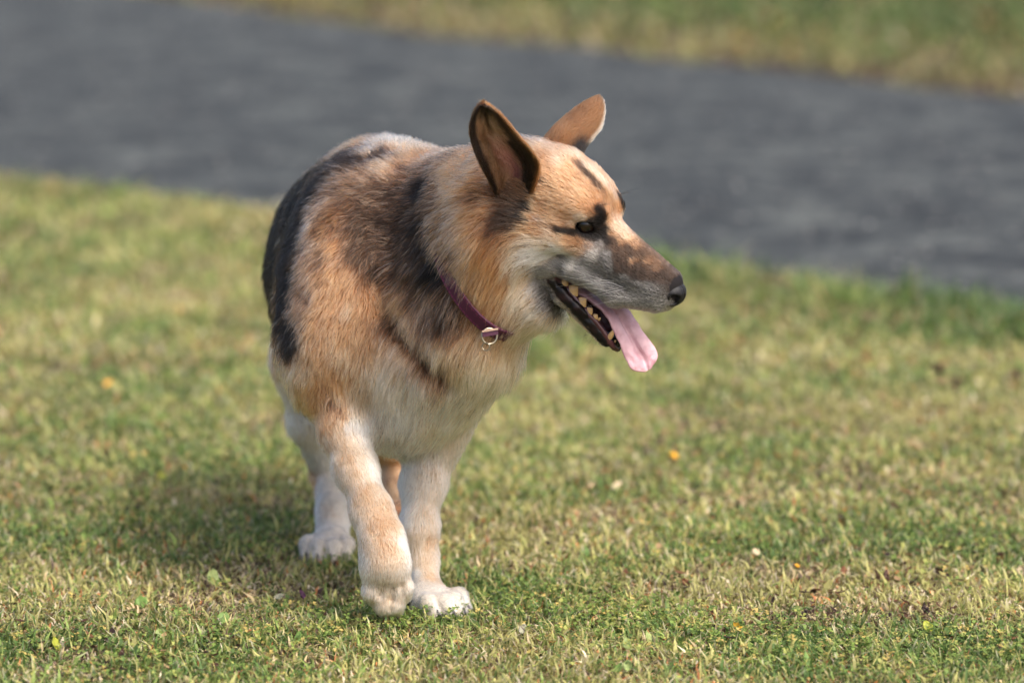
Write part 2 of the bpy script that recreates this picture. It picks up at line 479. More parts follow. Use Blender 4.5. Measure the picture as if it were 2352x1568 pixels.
# ------------------------------------------------------------------ single leaves lying on the lawn
def leaf_mesh(seed, L, W, curl, fold, ragged=0.0, lobes=0):
    r = np.random.default_rng(seed); nu, nv = 7, 11; V = []
    for i in range(nv):
        v = i / (nv - 1); wv = W * (math.sin(math.pi * min(1, v * 0.97 + 0.03)) ** 0.75) * (1 + 0.25 * (0.5 - v)) + 0.0004
        if lobes: wv *= 1 + 0.25 * math.sin(v * math.pi * lobes)
        a = curl * (v - 0.4); y = math.sin(a) / curl * L if abs(curl) > 0.01 else (v - 0.4) * L
        z = (1 - math.cos(a)) / curl * L if abs(curl) > 0.01 else 0
        for j in range(nu):
            u = (j / (nu - 1)) * 2 - 1; b_ = fold * u
            x = math.sin(b_) / fold * wv if abs(fold) > 0.01 else u * wv
            V.append((x + r.normal(0, ragged * W), y + r.normal(0, ragged * W), z + (1 - math.cos(b_)) / max(abs(fold), 0.01) * wv + r.normal(0, ragged * W)))
    F = [(i * nu + j, i * nu + j + 1, (i + 1) * nu + j + 1, (i + 1) * nu + j) for i in range(nv - 1) for j in range(nu - 1)]
    n = len(V); th = 0.0006
    V = V + [(x, y, z - th) for x, y, z in V]
    F = F + [tuple(n + q for q in f[::-1]) for f in F]
    bd = [j for j in range(nu)] + [i * nu + nu - 1 for i in range(1, nv)] + [(nv - 1) * nu + j for j in range(nu - 2, -1, -1)] + [i * nu for i in range(nv - 2, 0, -1)]
    for a, b_ in zip(bd, bd[1:] + bd[:1]): F.append((b_, a, n + a, n + b_))
    return mesh_from('leaf', V, F)
def mleaf(name, c, rough=0.6):
    m = mat_plain(name, c, rough, 0.4, vary=0.6, bscale=140, bump=0.5)
    return m
LM = {k: mleaf('leaf_' + k, srgb(*c)) for k, c in dict(orange=(236, 158, 28), gold=(214, 160, 44), cream=(176, 152, 114), white=(178, 160, 130), plum=(74, 40, 66), rust=(116, 74, 48), brown=(74, 48, 38), dark=(48, 34, 30), green=(92, 118, 52), pale=(138, 152, 92), grey=(136, 134, 112), lime=(138, 142, 44)).items()}
# name, px, py, length px, width px, colour, curl, fold, ragged, lift px, label
LEAVES = [
 ('fallen_petal', 249, 893, 24, 13, 'orange', 1.4, 0.7, 0, 22, 'bright orange petal in the blurred grass at the far left'),
 ('fallen_petal', 1548, 1062, 26, 12, 'orange', 1.2, 0.8, 0, 20, 'bright orange petal in the grass below the tongue of the dog'),
 ('fallen_petal', 1831, 1316, 14, 8, 'orange', 1.2, 0.8, 0, 22, 'small round orange petal in the grass at lower right'),
 ('fallen_leaf', 1415, 1130, 36, 9, 'white', 1.0, 0.6, 0.05, 20, 'pale slender curled leaf in the grass right of the standing forepaw'),
 ('fallen_leaf', 1360, 1133, 24, 8, 'cream', 0.6, 0.5, 0.05, 14, 'short cream leaf just left of the pale slender one'),
 ('fallen_leaf', 2347, 1325, 26, 14, 'white', 1.2, 0.8, 0.05, 26, 'whitish leaf cut off by the right edge of the picture'),
 ('fallen_leaf', 1736, 1286, 20, 11, 'white', 1.0, 0.6, 0.05, 18, 'small off white leaf up and left of the small round petal'),
 ('fallen_leaf', 694, 1383, 30, 11, 'plum', 0.9, 0.6, 0.03, 24, 'dark plum purple leaf in the grass left of the lifted forepaw'),
 ('fallen_leaf', 640, 1388, 26, 13, 'grey', 0.7, 0.4, 0.03, 22, 'greyish faded leaf beside the plum purple one'),
 ('broad_leaf', 325, 1402, 34, 18, 'green', 0.5, 0.3, 0, 22, 'broad green weed leaf behind the dry straw tuft at lower left'),
 ('broad_leaf', 513, 1437, 32, 16, 'green', 0.5, 0.4, 0, 24, 'upright green weed leaf between straw tuft and plum leaf'),
 ('broad_leaf', 369, 1473, 26, 14, 'pale', 0.5, 0.4, 0, 22, 'pale green weed leaf below and right of the straw tuft'),
 ('broad_leaf', 310, 1515, 32, 16, 'green', 0.4, 0.3, 0, 22, 'green weed leaf near the bottom edge, lower left quarter'),
 ('broad_leaf', 488, 1341, 40, 18, 'pale', 0.4, 0.3, 0, 26, 'large pale green weed leaf in the shadow of the dog'),
 ('broad_leaf', 130, 1498, 40, 12, 'lime', 0.8, 0.5, 0, 26, 'long yellowish green leaf in the bottom left corner'),
 ('broad_leaf', 684, 1478, 34, 10, 'green', 0.5, 0.4, 0, 30, 'upright green leaf below the plum purple leaf'),
 ('broad_leaf', 1439, 1495, 30, 12, 'pale', 0.9, 0.7, 0, 26, 'folded pale green leaf standing in the clover, lower middle'),
 ('broad_leaf', 1488, 1480, 34, 14, 'pale', 0.5, 0.6, 0, 28, 'pale green leaf just right of the folded clover leaf'),
 ('broad_leaf', 1419, 1552, 34, 14, 'green', 0.4, 0.5, 0, 30, 'green leaf touching the bottom edge below the folded leaf'),
 ('broad_leaf', 1443, 1546, 30, 14, 'pale', 1.0, 0.6, 0, 28, 'pale curled leaf at the bottom edge beside the green one'),
 ('broad_leaf', 1200, 1463, 28, 11, 'grey', 1.0, 0.6, 0.02, 24, 'greyish green folded leaf in the grass below the standing forepaw'),
 ('fallen_leaf', 1375, 1428, 34, 6, 'cream', 1.2, 0.8, 0.05, 24, 'curled straw coloured leaf lying across the clover'),
 ('fallen_leaf', 1450, 1440, 36, 6, 'cream', 1.6, 0.8, 0.05, 24, 'hooked straw coloured leaf at the right end of the clover clump'),
 ('withered_leaf', 1576, 1361, 32, 13, 'rust', 1.8, 1.4, 0.12, 18, 'rusty crumpled leaf clump right of the standing forepaw'),
 ('fallen_leaf', 1695, 1456, 24, 9, 'gold', 0.8, 0.5, 0.03, 22, 'golden yellow leaf low in the grass at lower right'),
 ('withered_leaf', 1846, 1430, 24, 9, 'dark', 2.0, 1.4, 0.15, 22, 'nearly black shrivelled leaf below the small round petal'),
 ('withered_leaf', 2159, 1336, 28, 11, 'brown', 1.8, 1.4, 0.15, 16, 'dark brown shrivelled leaf left of the whitish edge leaf'),
 ('withered_leaf', 2124, 1424, 34, 12, 'dark', 1.6, 1.3, 0.15, 14, 'dark shrivelled leaf clump above the yellowish green blade'),
 ('broad_leaf', 2132, 1462, 36, 13, 'lime', 0.8, 0.5, 0.02, 18, 'yellowish green broad leaf under the dark shrivelled clump'),
 ('broad_leaf', 1851, 1533, 40, 11, 'green', 0.5, 0.5, 0, 30, 'long green leaf leaning right at the bottom edge, right of the middle'),
 ('broad_leaf', 1917, 1517, 32, 8, 'pale', 0.6, 0.4, 0, 26, 'slim pale green leaf right of the long leaning one'),
 ('withered_leaf', 1937, 1335, 28, 10, 'rust', 1.5, 1.2, 0.12, 14, 'rust brown withered leaf just right of the small round petal'),
 ('withered_leaf', 2033, 1346, 30, 11, 'brown', 1.5, 1.2, 0.12, 14, 'brown withered leaf between the rusty one and the shrivelled one'),
 ('withered_leaf', 293, 1187, 16, 9, 'dark', 1.8, 1.4, 0.1, 16, 'left one of two black berry sized leaf balls at left'),
 ('withered_leaf', 315, 1184, 16, 9, 'dark', 1.8, 1.4, 0.1, 16, 'right one of two black berry sized leaf balls at left'),
 ('withered_leaf', 530, 1160, 28, 8, 'rust', 0.8, 1.0, 0.06, 26, 'upright rust brown leaf in the grass left of the hind leg'),
 ('broad_leaf', 372, 1110, 24, 12, 'lime', 0.5, 0.3, 0, 18, 'lime green rounded leaf in the blurred grass at left'),
 ('withered_leaf', 1907, 833, 32, 13, 'dark', 1.5, 1.2, 0.12, 18, 'leftmost dark leaf of the row behind the muzzle, far right'),
 ('withered_leaf', 1988, 839, 42, 14, 'rust', 1.4, 1.2, 0.12, 24, 'reddish brown leaf second in the far row at right'),
 ('withered_leaf', 2159, 862, 40, 18, 'brown', 1.5, 1.2, 0.12, 26, 'largest dark brown leaf of the far row at right'),
 ('withered_leaf', 2192, 902, 38, 15, 'brown', 1.5, 1.2, 0.12, 20, 'dark brown leaf just below the largest of the far row'),
 ('withered_leaf', 2337, 875, 36, 15, 'brown', 1.5, 1.2, 0.12, 26, 'reddish dark leaf of the far row at the right edge'),
]
GRP = {'fallen_petal': 'orange petals on the lawn', 'fallen_leaf': 'fallen leaves on the lawn', 'broad_leaf': 'broad weed leaves in the lawn', 'withered_leaf': 'withered dark leaves on the lawn'}
CAT = {'fallen_petal': 'petal', 'fallen_leaf': 'leaf', 'broad_leaf': 'leaf', 'withered_leaf': 'leaf'}
rl = np.random.default_rng(77)
for i, (nm, px, py, lp_, wp_, colr, curl, fold, rag, liftp, lab) in enumerate(LEAVES):
    g = on_ground(px, py + liftp * 0.6); k = mpp(g[1])
    me = leaf_mesh(500 + i, lp_ * k, wp_ * k * 0.9, curl + rl.normal(0, 0.3), fold + abs(rl.normal(0, 0.3)), rag + 0.05, 5 if nm == 'withered_leaf' else 0)
    o = link(nm, me, None, LM[colr]); o.location = (g[0], g[1], 0.017)
    up = nm == 'broad_leaf' or liftp >= 24
    o.rotation_euler = (R(rl.uniform(35, 70) if up else rl.uniform(15, 45)), R(rl.uniform(-20, 20)), R(rl.uniform(-60, 60)))
    tag(o, lab, CAT[nm], GRP[nm])
# the dry straw tuft
g = on_ground(312, 1428); V, F = [], []
for i in range(26):
    a = rl.uniform(0, 2 * math.pi); ln = rl.uniform(0.010, 0.024); el = rl.uniform(0.1, 0.9); d = np.array([math.cos(a) * math.cos(el), math.sin(a) * math.cos(el), math.sin(el)])
    s_ = np.array([-math.sin(a), math.cos(a), 0]) * 0.0014; b0 = len(V); c = np.array([rl.normal(0, 0.004), rl.normal(0, 0.004), 0.008])
    V += [c - s_, c + s_, c + d * ln * 0.6 + s_, c + d * ln * 0.6 - s_, c + d * ln + np.array([0, 0, -0.004])]
    F += [(b0, b0 + 1, b0 + 2, b0 + 3), (b0 + 3, b0 + 2, b0 + 4)]
o = link('straw_tuft', mesh_from('straw_tuft', V, F, False), None, LM['cream']); o.location = (g[0], g[1], 0.006)
tag(o, 'small tuft of bleached dry straw lying in the grass at lower left', 'straw')

# dry crumbs and shrivelled leaf bits between the blades
def litter(seed=33):
    r = np.random.default_rng(seed); C0 = []
    for px, py, sp, k in ((2150, 1300, 0.16, 70), (2050, 1400, 0.14, 60), (2250, 1450, 0.12, 50), (1950, 1330, 0.12, 45), (1560, 1360, 0.06, 22), (60, 1440, 0.06, 22), (220, 1500, 0.06, 22), (330, 1560, 0.06, 16), (1100, 1330, 0.2, 30), (1750, 1150, 0.25, 60), (2150, 950, 0.35, 60), (300, 1150, 0.25, 45), (120, 1020, 0.3, 40), (1500, 900, 0.4, 50), (1840, 1420, 0.05, 14), (480, 1520, 0.08, 16)):
        c = on_ground(px, py)[:2]; C0.append(c + r.normal(0, sp * 0.6, (k, 2)) * np.array([1, 1.4]))
    C0 = np.concatenate(C0); n = len(C0); V, F, C = [], [], []
    cols = np.array([srgb(58, 42, 36), srgb(84, 58, 44), srgb(120, 84, 58), srgb(172, 142, 104)])
    for i in range(n):
        a = r.uniform(0, 6.28); L = r.uniform(0.004, 0.010) * (1 + 0.5 * max(C0[i, 1], 0)); W = L * r.uniform(0.25, 0.55); b0 = len(V); zz = r.uniform(0.008, 0.022)
        ca, sa_ = math.cos(a), math.sin(a); tl = r.uniform(-0.8, 0.8)
        for v, wv, z in ((-1, 0.15, 0.2), (-0.4, 1.0, -0.1), (0.3, 0.8, 0.0), (1, 0.1, 0.5)):
            for u, du in ((-1, 0.35), (0, -0.1), (1, 0.35)):
                x, y = u * W * wv + r.normal(0, W * 0.15), v * L
                V.append((C0[i, 0] + ca * x - sa_ * y, C0[i, 1] + sa_ * x + ca * y, zz + z * L * 0.6 + du * W * wv + tl * y * 0.5))
        for q in range(3):
            for p_ in range(2): F.append((b0 + q * 3 + p_, b0 + q * 3 + p_ + 1, b0 + q * 3 + p_ + 4, b0 + q * 3 + p_ + 3))
        C += [cols[r.choice(4, p=[0.4, 0.3, 0.18, 0.12])] * r.uniform(0.7, 1.2)] * 12
    return V, F, np.array(C)
V, F, C = litter(); lme = mesh_from('leaf_litter', V, F, True); add_color(lme, 'blade_color', C)
tag(link('leaf_litter', lme, None, m_grass), 'dark brown crumbs of dead leaf scattered through the lawn', 'leaf litter', kind='stuff')

# pale chippings added on the tarmac to stand in for its aggregate sparkle
r = np.random.default_rng(88); n = 22000
P = np.stack([r.uniform(-5, 5, n), r.uniform(2.0, 14.0, n)], 1)
P = P[(side_of(P, ne) < -0.05) & (side_of(P, fe) > 0.05)]; n = len(P)
sz = 0.002 + 0.007 * r.random(n) ** 2.5; V, Fq, C = [], [], []
oct_ = np.array([(1, 0, 0), (0, 1, 0), (-1, 0, 0), (0, -1, 0), (0, 0, 0.45), (0, 0, -0.4)])
V = (np.c_[P, 0.012 + sz * 0.3][:, None] + oct_[None] * sz[:, None, None] * r.uniform(0.55, 1.4, (n, 6, 1))).reshape(-1, 3)
T = np.array([(0, 1, 4), (1, 2, 4), (2, 3, 4), (3, 0, 4), (1, 0, 5), (2, 1, 5), (3, 2, 5), (0, 3, 5)])
Lt = ((np.arange(n) * 6)[:, None, None] + T[None]).reshape(-1, 3)
gm = new_mesh('sparkle_gravel', V, Lt.ravel(), np.full(len(Lt), 3), False)
add_color(gm, 'blade_color', np.repeat(srgb(128, 128, 124) * r.uniform(0.3, 1.5, (n, 1)), 6, 0))
tag(link('sparkle_gravel', gm, None, mat_attr('chippings', 'blade_color', 0.8, 0.3)), 'pale stone chippings added to the dark path as its sparkle', 'sparkle_gravel', kind='stuff')
# ================================================================== THE DOG
S = Sculpt()
for g, k in (('torso', 0.03), ('neck', 0.028), ('foreR', 0.035), ('foreL', 0.035), ('hindR', 0.03), ('hindL', 0.03), ('head', 0.03), ('jaw', 0.006)):
    S.group(g, k)
INSET = 0.30

def cpx(g, A, B, k=0.03, fur=0.03, comb=None, tag=''):
    """Tapered capsule between two (px, py, depth, radius px) stations."""
    S.cone(g, at(*A[:3]), at(*B[:3]), A[3] * mpp(A[2]) - INSET * fur, B[3] * mpp(B[2]) - INSET * fur, k, comb, fur, tag)

# --- torso, along the spine from hips (far) to chest (near)
hip = at(795, 560, 0.44); chest = at(893, 690, 0.04)
fw = hip - chest; fw[2] = 0; BACK = unit(fw)                 # towards the tail
SIDE = np.array([BACK[1], -BACK[0], 0])                       # towards the picture's right (dog's left)
if SIDE[0] < 0: SIDE = -SIDE
UPW = np.array([0, 0, 1.0])
AX = np.stack([BACK, SIDE, UPW])
down_back = unit(BACK * 0.75 - UPW * 0.66)
def tors(px, py, Y, l, w_, h, k=0.05, fur=0.021, comb=None, dz=0):
    c = at(px, py, Y) + np.array([0, 0, dz])
    f = INSET * fur
    S.ell('torso', c, AX, (l - f, w_ - f, h - f), k, down_back if comb is None else comb, fur)
tors(868, 650, 0.14, 0.26, 0.138, 0.178)                      # rib cage
tors(840, 622, 0.30, 0.22, 0.130, 0.152)                      # loin and belly
tors(822, 540, 0.44, 0.16, 0.098, 0.112)                      # croup
tors(900, 470, 0.10, 0.17, 0.085, 0.083, fur=0.028)            # withers
tors(905, 780, -0.02, 0.12, 0.104, 0.135, fur=0.024, comb=unit(-UPW + BACK * 0.2))   # fore chest
tors(908, 905, 0.0, 0.11, 0.070, 0.062, fur=0.024, comb=unit(-UPW + BACK * 0.3))   # brisket
# --- shoulders and upper arms
S.ell('torso', at(775, 660, -0.01), np.stack([unit([0.2, 0.5, 0.85]), unit([0, -0.86, 0.5]), unit([1, 0, -0.2])]), (0.155, 0.085, 0.070), 0.05, unit([-0.15, 0.35, -0.9]), 0.018)
S.ell('torso', at(1030, 680, 0.00), np.stack([unit([-0.2, 0.5, 0.85]), unit([0, -0.86, 0.5]), unit([1, 0, 0.2])]), (0.150, 0.085, 0.062), 0.05, unit([0.15, 0.35, -0.9]), 0.018)
cpx('torso', (778, 760, -0.05, 84), (768, 895, 0.0, 70), 0.045, 0.016)
cpx('torso', (1020, 780, -0.07, 88), (1005, 930, 0.0, 66), 0.045, 0.018)
# --- thighs
cpx('hindR', (738, 625, 0.44, 94), (702, 830, 0.32, 72), 0.05, 0.022)
cpx('hindR', (702, 830, 0.32, 72), (714, 965, 0.33, 50), 0.03, 0.016)
cpx('hindR', (716, 965, 0.33, 48), (754, 1085, 0.40, 38), 0.02, 0.014)
cpx('hindR', (756, 1085, 0.40, 39), (767, 1175, 0.32, 38), 0.015, 0.010)
cpx('hindR', (767, 1175, 0.32, 38), (762, 1235, 0.285, 40), 0.015, 0.009)
cpx('hindL', (900, 600, 0.48, 112), (935, 830, 0.44, 82), 0.05, 0.030)
cpx('hindL', (930, 830, 0.44, 80), (915, 960, 0.52, 50), 0.03, 0.022)
cpx('hindL', (905, 960, 0.52, 52), (893, 1045, 0.62, 42), 0.02, 0.014)
cpx('hindL', (893, 1045, 0.62, 42), (918, 1140, 0.58, 38), 0.015, 0.010)
cpx('hindL', (918, 1140, 0.58, 38), (938, 1172, 0.55, 36), 0.015, 0.009)
# --- tail hanging behind
cpx('torso', (775, 600, 0.60, 42), (765, 800, 0.68, 44), 0.03, 0.045)
cpx('torso', (765, 800, 0.68, 44), (770, 1000, 0.66, 26), 0.02, 0.045)
# --- right foreleg (picture left), lifted
cpx('foreR', (772, 868, -0.04, 72), (793, 985, -0.095, 58), 0.03, 0.012)
cpx('foreR', (793, 985, -0.095, 58), (817, 1075, -0.135, 46), 0.02, 0.010)
cpx('foreR', (817, 1075, -0.135, 46), (855, 1175, -0.18, 44), 0.02, 0.008)
cpx('foreR', (855, 1175, -0.18, 44), (876, 1232, -0.20, 50), 0.02, 0.008)
# --- left foreleg (picture right), standing
cpx('foreL', (1008, 900, 0.0, 70), (992, 1010, 0.0, 65), 0.03, 0.015)
cpx('foreL', (992, 1010, 0.0, 66), (973, 1105, -0.025, 48), 0.02, 0.012)
cpx('foreL', (973, 1105, -0.025, 48), (963, 1210, -0.05, 40), 0.02, 0.010)
cpx('foreL', (963, 1210, -0.05, 40), (968, 1275, -0.055, 33), 0.02, 0.010)
cpx('foreL', (968, 1275, -0.055, 33), (980, 1352, -0.085, 36), 0.02, 0.009)

CLAWS = []
def paw(g, org, f, l, u, s=1.0, spread=1.0, arch=0.008, mid=0.010, outr=-0.003, kt=1.0):
    f, l, u = unit(f), unit(l), unit(u); org = np.asarray(org, float)
    P = lambda a, b, c: org + s * (f * a + l * b + u * c)
    S.ell(g, P(-0.008, 0, 0.002), np.stack([f, l, u]), np.array([0.036, 0.030, 0.024]) * s, 0.014, f, 0.006, 'paw')
    for i, b in enumerate((-0.0255, -0.009, 0.009, 0.0255)):
        b *= spread; out = mid if abs(b) < 0.015 * spread else outr
        S.cone(g, P(0.004, b * 0.85, 0.004), P(0.030 + out, b * 1.05, arch), 0.0126 * s, 0.0118 * s, 0.005 * kt, f, 0.005, 'paw')
        S.cone(g, P(0.030 + out, b * 1.05, arch), P(0.044 + out, b * 1.06, -0.006), 0.0118 * s, 0.0092 * s, 0.004 * kt, f, 0.005, 'paw')
        CLAWS.append((P(0.050 + out, b * 1.06, -0.002), unit(f - 0.55 * u), u, s))

gl = on_ground(992, 1382, 0.019)
paw('foreL', gl, (0.62, -0.78, 0), (0.78, 0.62, 0), (0, 0, 1), 0.90, 1.0)
paw('foreR', at(886, 1306, -0.207), (0.10, 0.10, -1.0), (1, 0.05, 0.1), (0.0, -1.0, -0.12), 0.96, 0.72, 0.005, 0.015, -0.004, 1.8)
cpx('foreR', (876, 1232, -0.20, 51), (885, 1290, -0.205, 55), 0.012, 0.006)
paw('hindR', on_ground(758, 1254, 0.019), (-0.1, -1, 0), (1, -0.1, 0), (0, 0, 1), 0.92, 1.05)
paw('hindL', on_ground(940, 1190, 0.018), (0.1, -1, 0), (1, 0.1, 0), (0, 0, 1), 1.0, 1.0)

# --- neck and ruff
nk = unit(at(960, 560, 0.10) - at(1180, 470, -0.2))
cpx('neck', (1175, 455, -0.18, 130), (985, 520, 0.05, 176), 0.06, 0.030, comb=nk)
cpx('neck', (1155, 560, -0.20, 135), (985, 700, -0.04, 165), 0.06, 0.030, comb=unit(nk * 0.6 + np.array([-0.2, 0, -0.7])))
cpx('neck', (1140, 690, -0.19, 116), (980, 840, -0.10, 132), 0.05, 0.030, comb=unit([-0.35, 0.05, -0.9]))
cpx('neck', (1092, 782, -0.17, 98), (960, 910, -0.08, 92), 0.05, 0.032, comb=unit([-0.35, 0.1, -0.9]))

# --- head: local frame F forward, L dog's left, U up, centred between the eyes (units about 1 cm)
HO = at(1369, 501, -0.25)
def camvec(v): return unit(RIGHT * v[0] - UPV * v[1] + FWD * v[2])
HF = camvec((0.811, 0.473, -0.344)); HL = camvec((0.507, -0.273, 0.818)); HL = unit(HL - HF * (HF @ HL)); HU = unit(np.cross(HF, HL))
if HU @ UPV < 0: HU = -HU
HS = 19.66 * np.linalg.norm(HO - CAM) / FPX
HAX = np.stack([HF, HL, HU])
def H(f, l, u): return HO + HS * (HF * f + HL * l + HU * u)
def hp(px, py, l):
    """Head-local point seen at a photograph pixel in the plane L = l."""
    d = RIGHT * ((px - 1176) / FPX) + UPV * ((784 - py) / FPX) + FWD
    t = ((HO + HS * HL * l - CAM) @ HL) / (d @ HL)
    q = HAX @ (CAM + d * t - HO) / HS
    return q
hb = -HF
def he(c, r, k=1.5, fur=0.012, comb=None, g='head', tag=''):
    S.ell(g, H(*c), HAX, np.array(r) * HS - INSET * fur, k * HS, hb if comb is None else comb, fur, tag)
def hc(a, b, ra, rb, k=1.5, fur=0.012, comb=None, g='head', tag=''):
    S.cone(g, H(*a), H(*b), ra * HS - INSET * fur, rb * HS - INSET * fur, k * HS, hb if comb is None else comb, fur, tag)
he((-6.0, 0, 0.5), (7.4, 5.7, 5.5), fur=0.013)
he((-2.4, 0.0, 1.5), (4.2, 4.3, 3.0), fur=0.012)
for s in (-1, 1):
    out = HL * s
    hc((-1.4, 3.0 * s, 1.5), (0.9, 2.2 * s, 1.3), 1.6, 1.3, 1.4, 0.009)
    he((-3.6, 4.0 * s, -2.4), (4.6, 2.2, 2.6), 1.8, 0.014)
    he((-6.2, 4.3 * s, -4.6), (4.2, 2.6, 4.2), 2.0, 0.022, comb=unit(-HF - 0.35 * HU + out * 0.2))
    hc((1.0, 1.7 * s, -3.0), (10.6, 1.05 * s, -3.6), 2.6, 1.9, 1.2, 0.006)
    hc((1.0, 2.8 * s, -5.3), (6.5, 2.25 * s, -6.15), 1.65, 1.5, 1.0, 0.006)
    hc((6.5, 2.25 * s, -6.15), (11.0, 1.05 * s, -5.0), 1.5, 1.5, 1.0, 0.006)
    hc((-2.8, 3.8 * s, -6.4), (1.6, 3.1 * s, -5.8), 1.35, 1.25, 1.0, 0.008)
    # lower jaw
    hc((-5.0, 3.3 * s, -6.0), (0.5, 2.7 * s, -9.6), 1.9, 1.15, 0.8, 0.010, g='jaw')
    hc((0.5, 2.7 * s, -9.6), (6.6, 1.15 * s, -12.75), 1.15, 0.85, 0.8, 0.006, g='jaw')
    hc((-1.7, 3.55 * s, -8.05), (2.6, 2.85 * s, -10.0), 0.6, 0.76, 0.4, 0.003, g='jaw', tag='lip')
    hc((2.6, 2.85 * s, -10.0), (7.0, 1.35 * s, -12.6), 0.78, 0.74, 0.4, 0.003, g='jaw', tag='lip')
hc((1.2, 0, -0.6), (11.4, 0, -2.5), 2.15, 1.5, 1.6, 0.006)      # bridge
he((11.3, 0, -4.0), (1.7, 1.75, 2.0), 1.0, 0.004)                # front of muzzle
hc((-4.5, 0, -8.0), (6.0, 0, -13.2), 2.2, 0.75, 0.8, 0.010, g='jaw')
he((7.2, 0, -12.9), (1.25, 1.5, 1.0), 0.6, 0.003, g='jaw', tag='lip')
hc((-2.6, 0, -9.6), (-10.5, 0, -9.0), 2.6, 5.6, 2.5, 0.030, comb=unit(-HF - 0.3 * HU))     # throat
he((-10.0, 0, -3.0), (5.0, 6.2, 6.5), 3.0, 0.032)                 # occiput and ruff behind the cheeks
q_ = hp(1222, 682, -2.6)
he(tuple(q_), (3.4, 2.8, 3.6), 2.0, 0.020, comb=unit(-HF - 0.6 * HU))
q_ = hp(1262, 712, -0.5)
he(tuple(q_), (2.4, 2.6, 2.2), 2.0, 0.018, comb=unit(-HF - 0.6 * HU))
# eye sockets
EYE_R = 1.12
EYES = {}
for s in (-1, 1):
    EYES[s] = np.array([0.1, 2.62 * s, -0.02])
    S.carve.append(dict(t='e', c=H(*(EYES[s] + np.array([0.05, 0.28 * s, 0.0]))), ax=HAX, r=np.array([1.30, 1.22, 0.70]) * HS, k=0.0035, bc=H(*EYES[s]), br=1.3 * HS))

# folds between neck and shoulder and above the elbow
def march(px, py):
    d = unit(RIGHT * ((px - 1176) / FPX) + UPV * ((784 - py) / FPX) + FWD); t = 4.3
    for _ in range(60):
        f = S.field((CAM + d * t)[None], 0.5)[0]; t += max(f * 0.8, 0.0005)
        if f < 0.0008: break
    return CAM + d * t
def fold(pts, r_, k):
    P = [march(*p) for p in pts]
    for a, b in zip(P[:-1], P[1:]):
        S.carve.append(dict(t='c', a=a, b=b, ra=r_, rb=r_, k=k, bc=(a + b) / 2, br=np.linalg.norm(a - b) / 2 + r_))
fold([(868, 640), (885, 700), (925, 760), (975, 815), (1030, 868)], 0.005, 0.022)
fold([(903, 1350), (901, 1375), (899, 1398)], 0.0022, 0.006)
fold([(882, 1346), (872, 1366)], 0.002, 0.006)
fold([(924, 1344), (928, 1366)], 0.002, 0.006)

allp = np.array([q['bc'] for q in S.pr]); allr = np.array([q['br'] for q in S.pr])
lo = (allp - allr[:, None]).min(0) - 0.02; hi = (allp + allr[:, None]).max(0) + 0.02
Vb, Qb = sdf_mesh(S.field, lo, hi, 0.0052, 1)
N_SKIN = len(Vb)
Nb = unit(gradient(S.field, Vb))

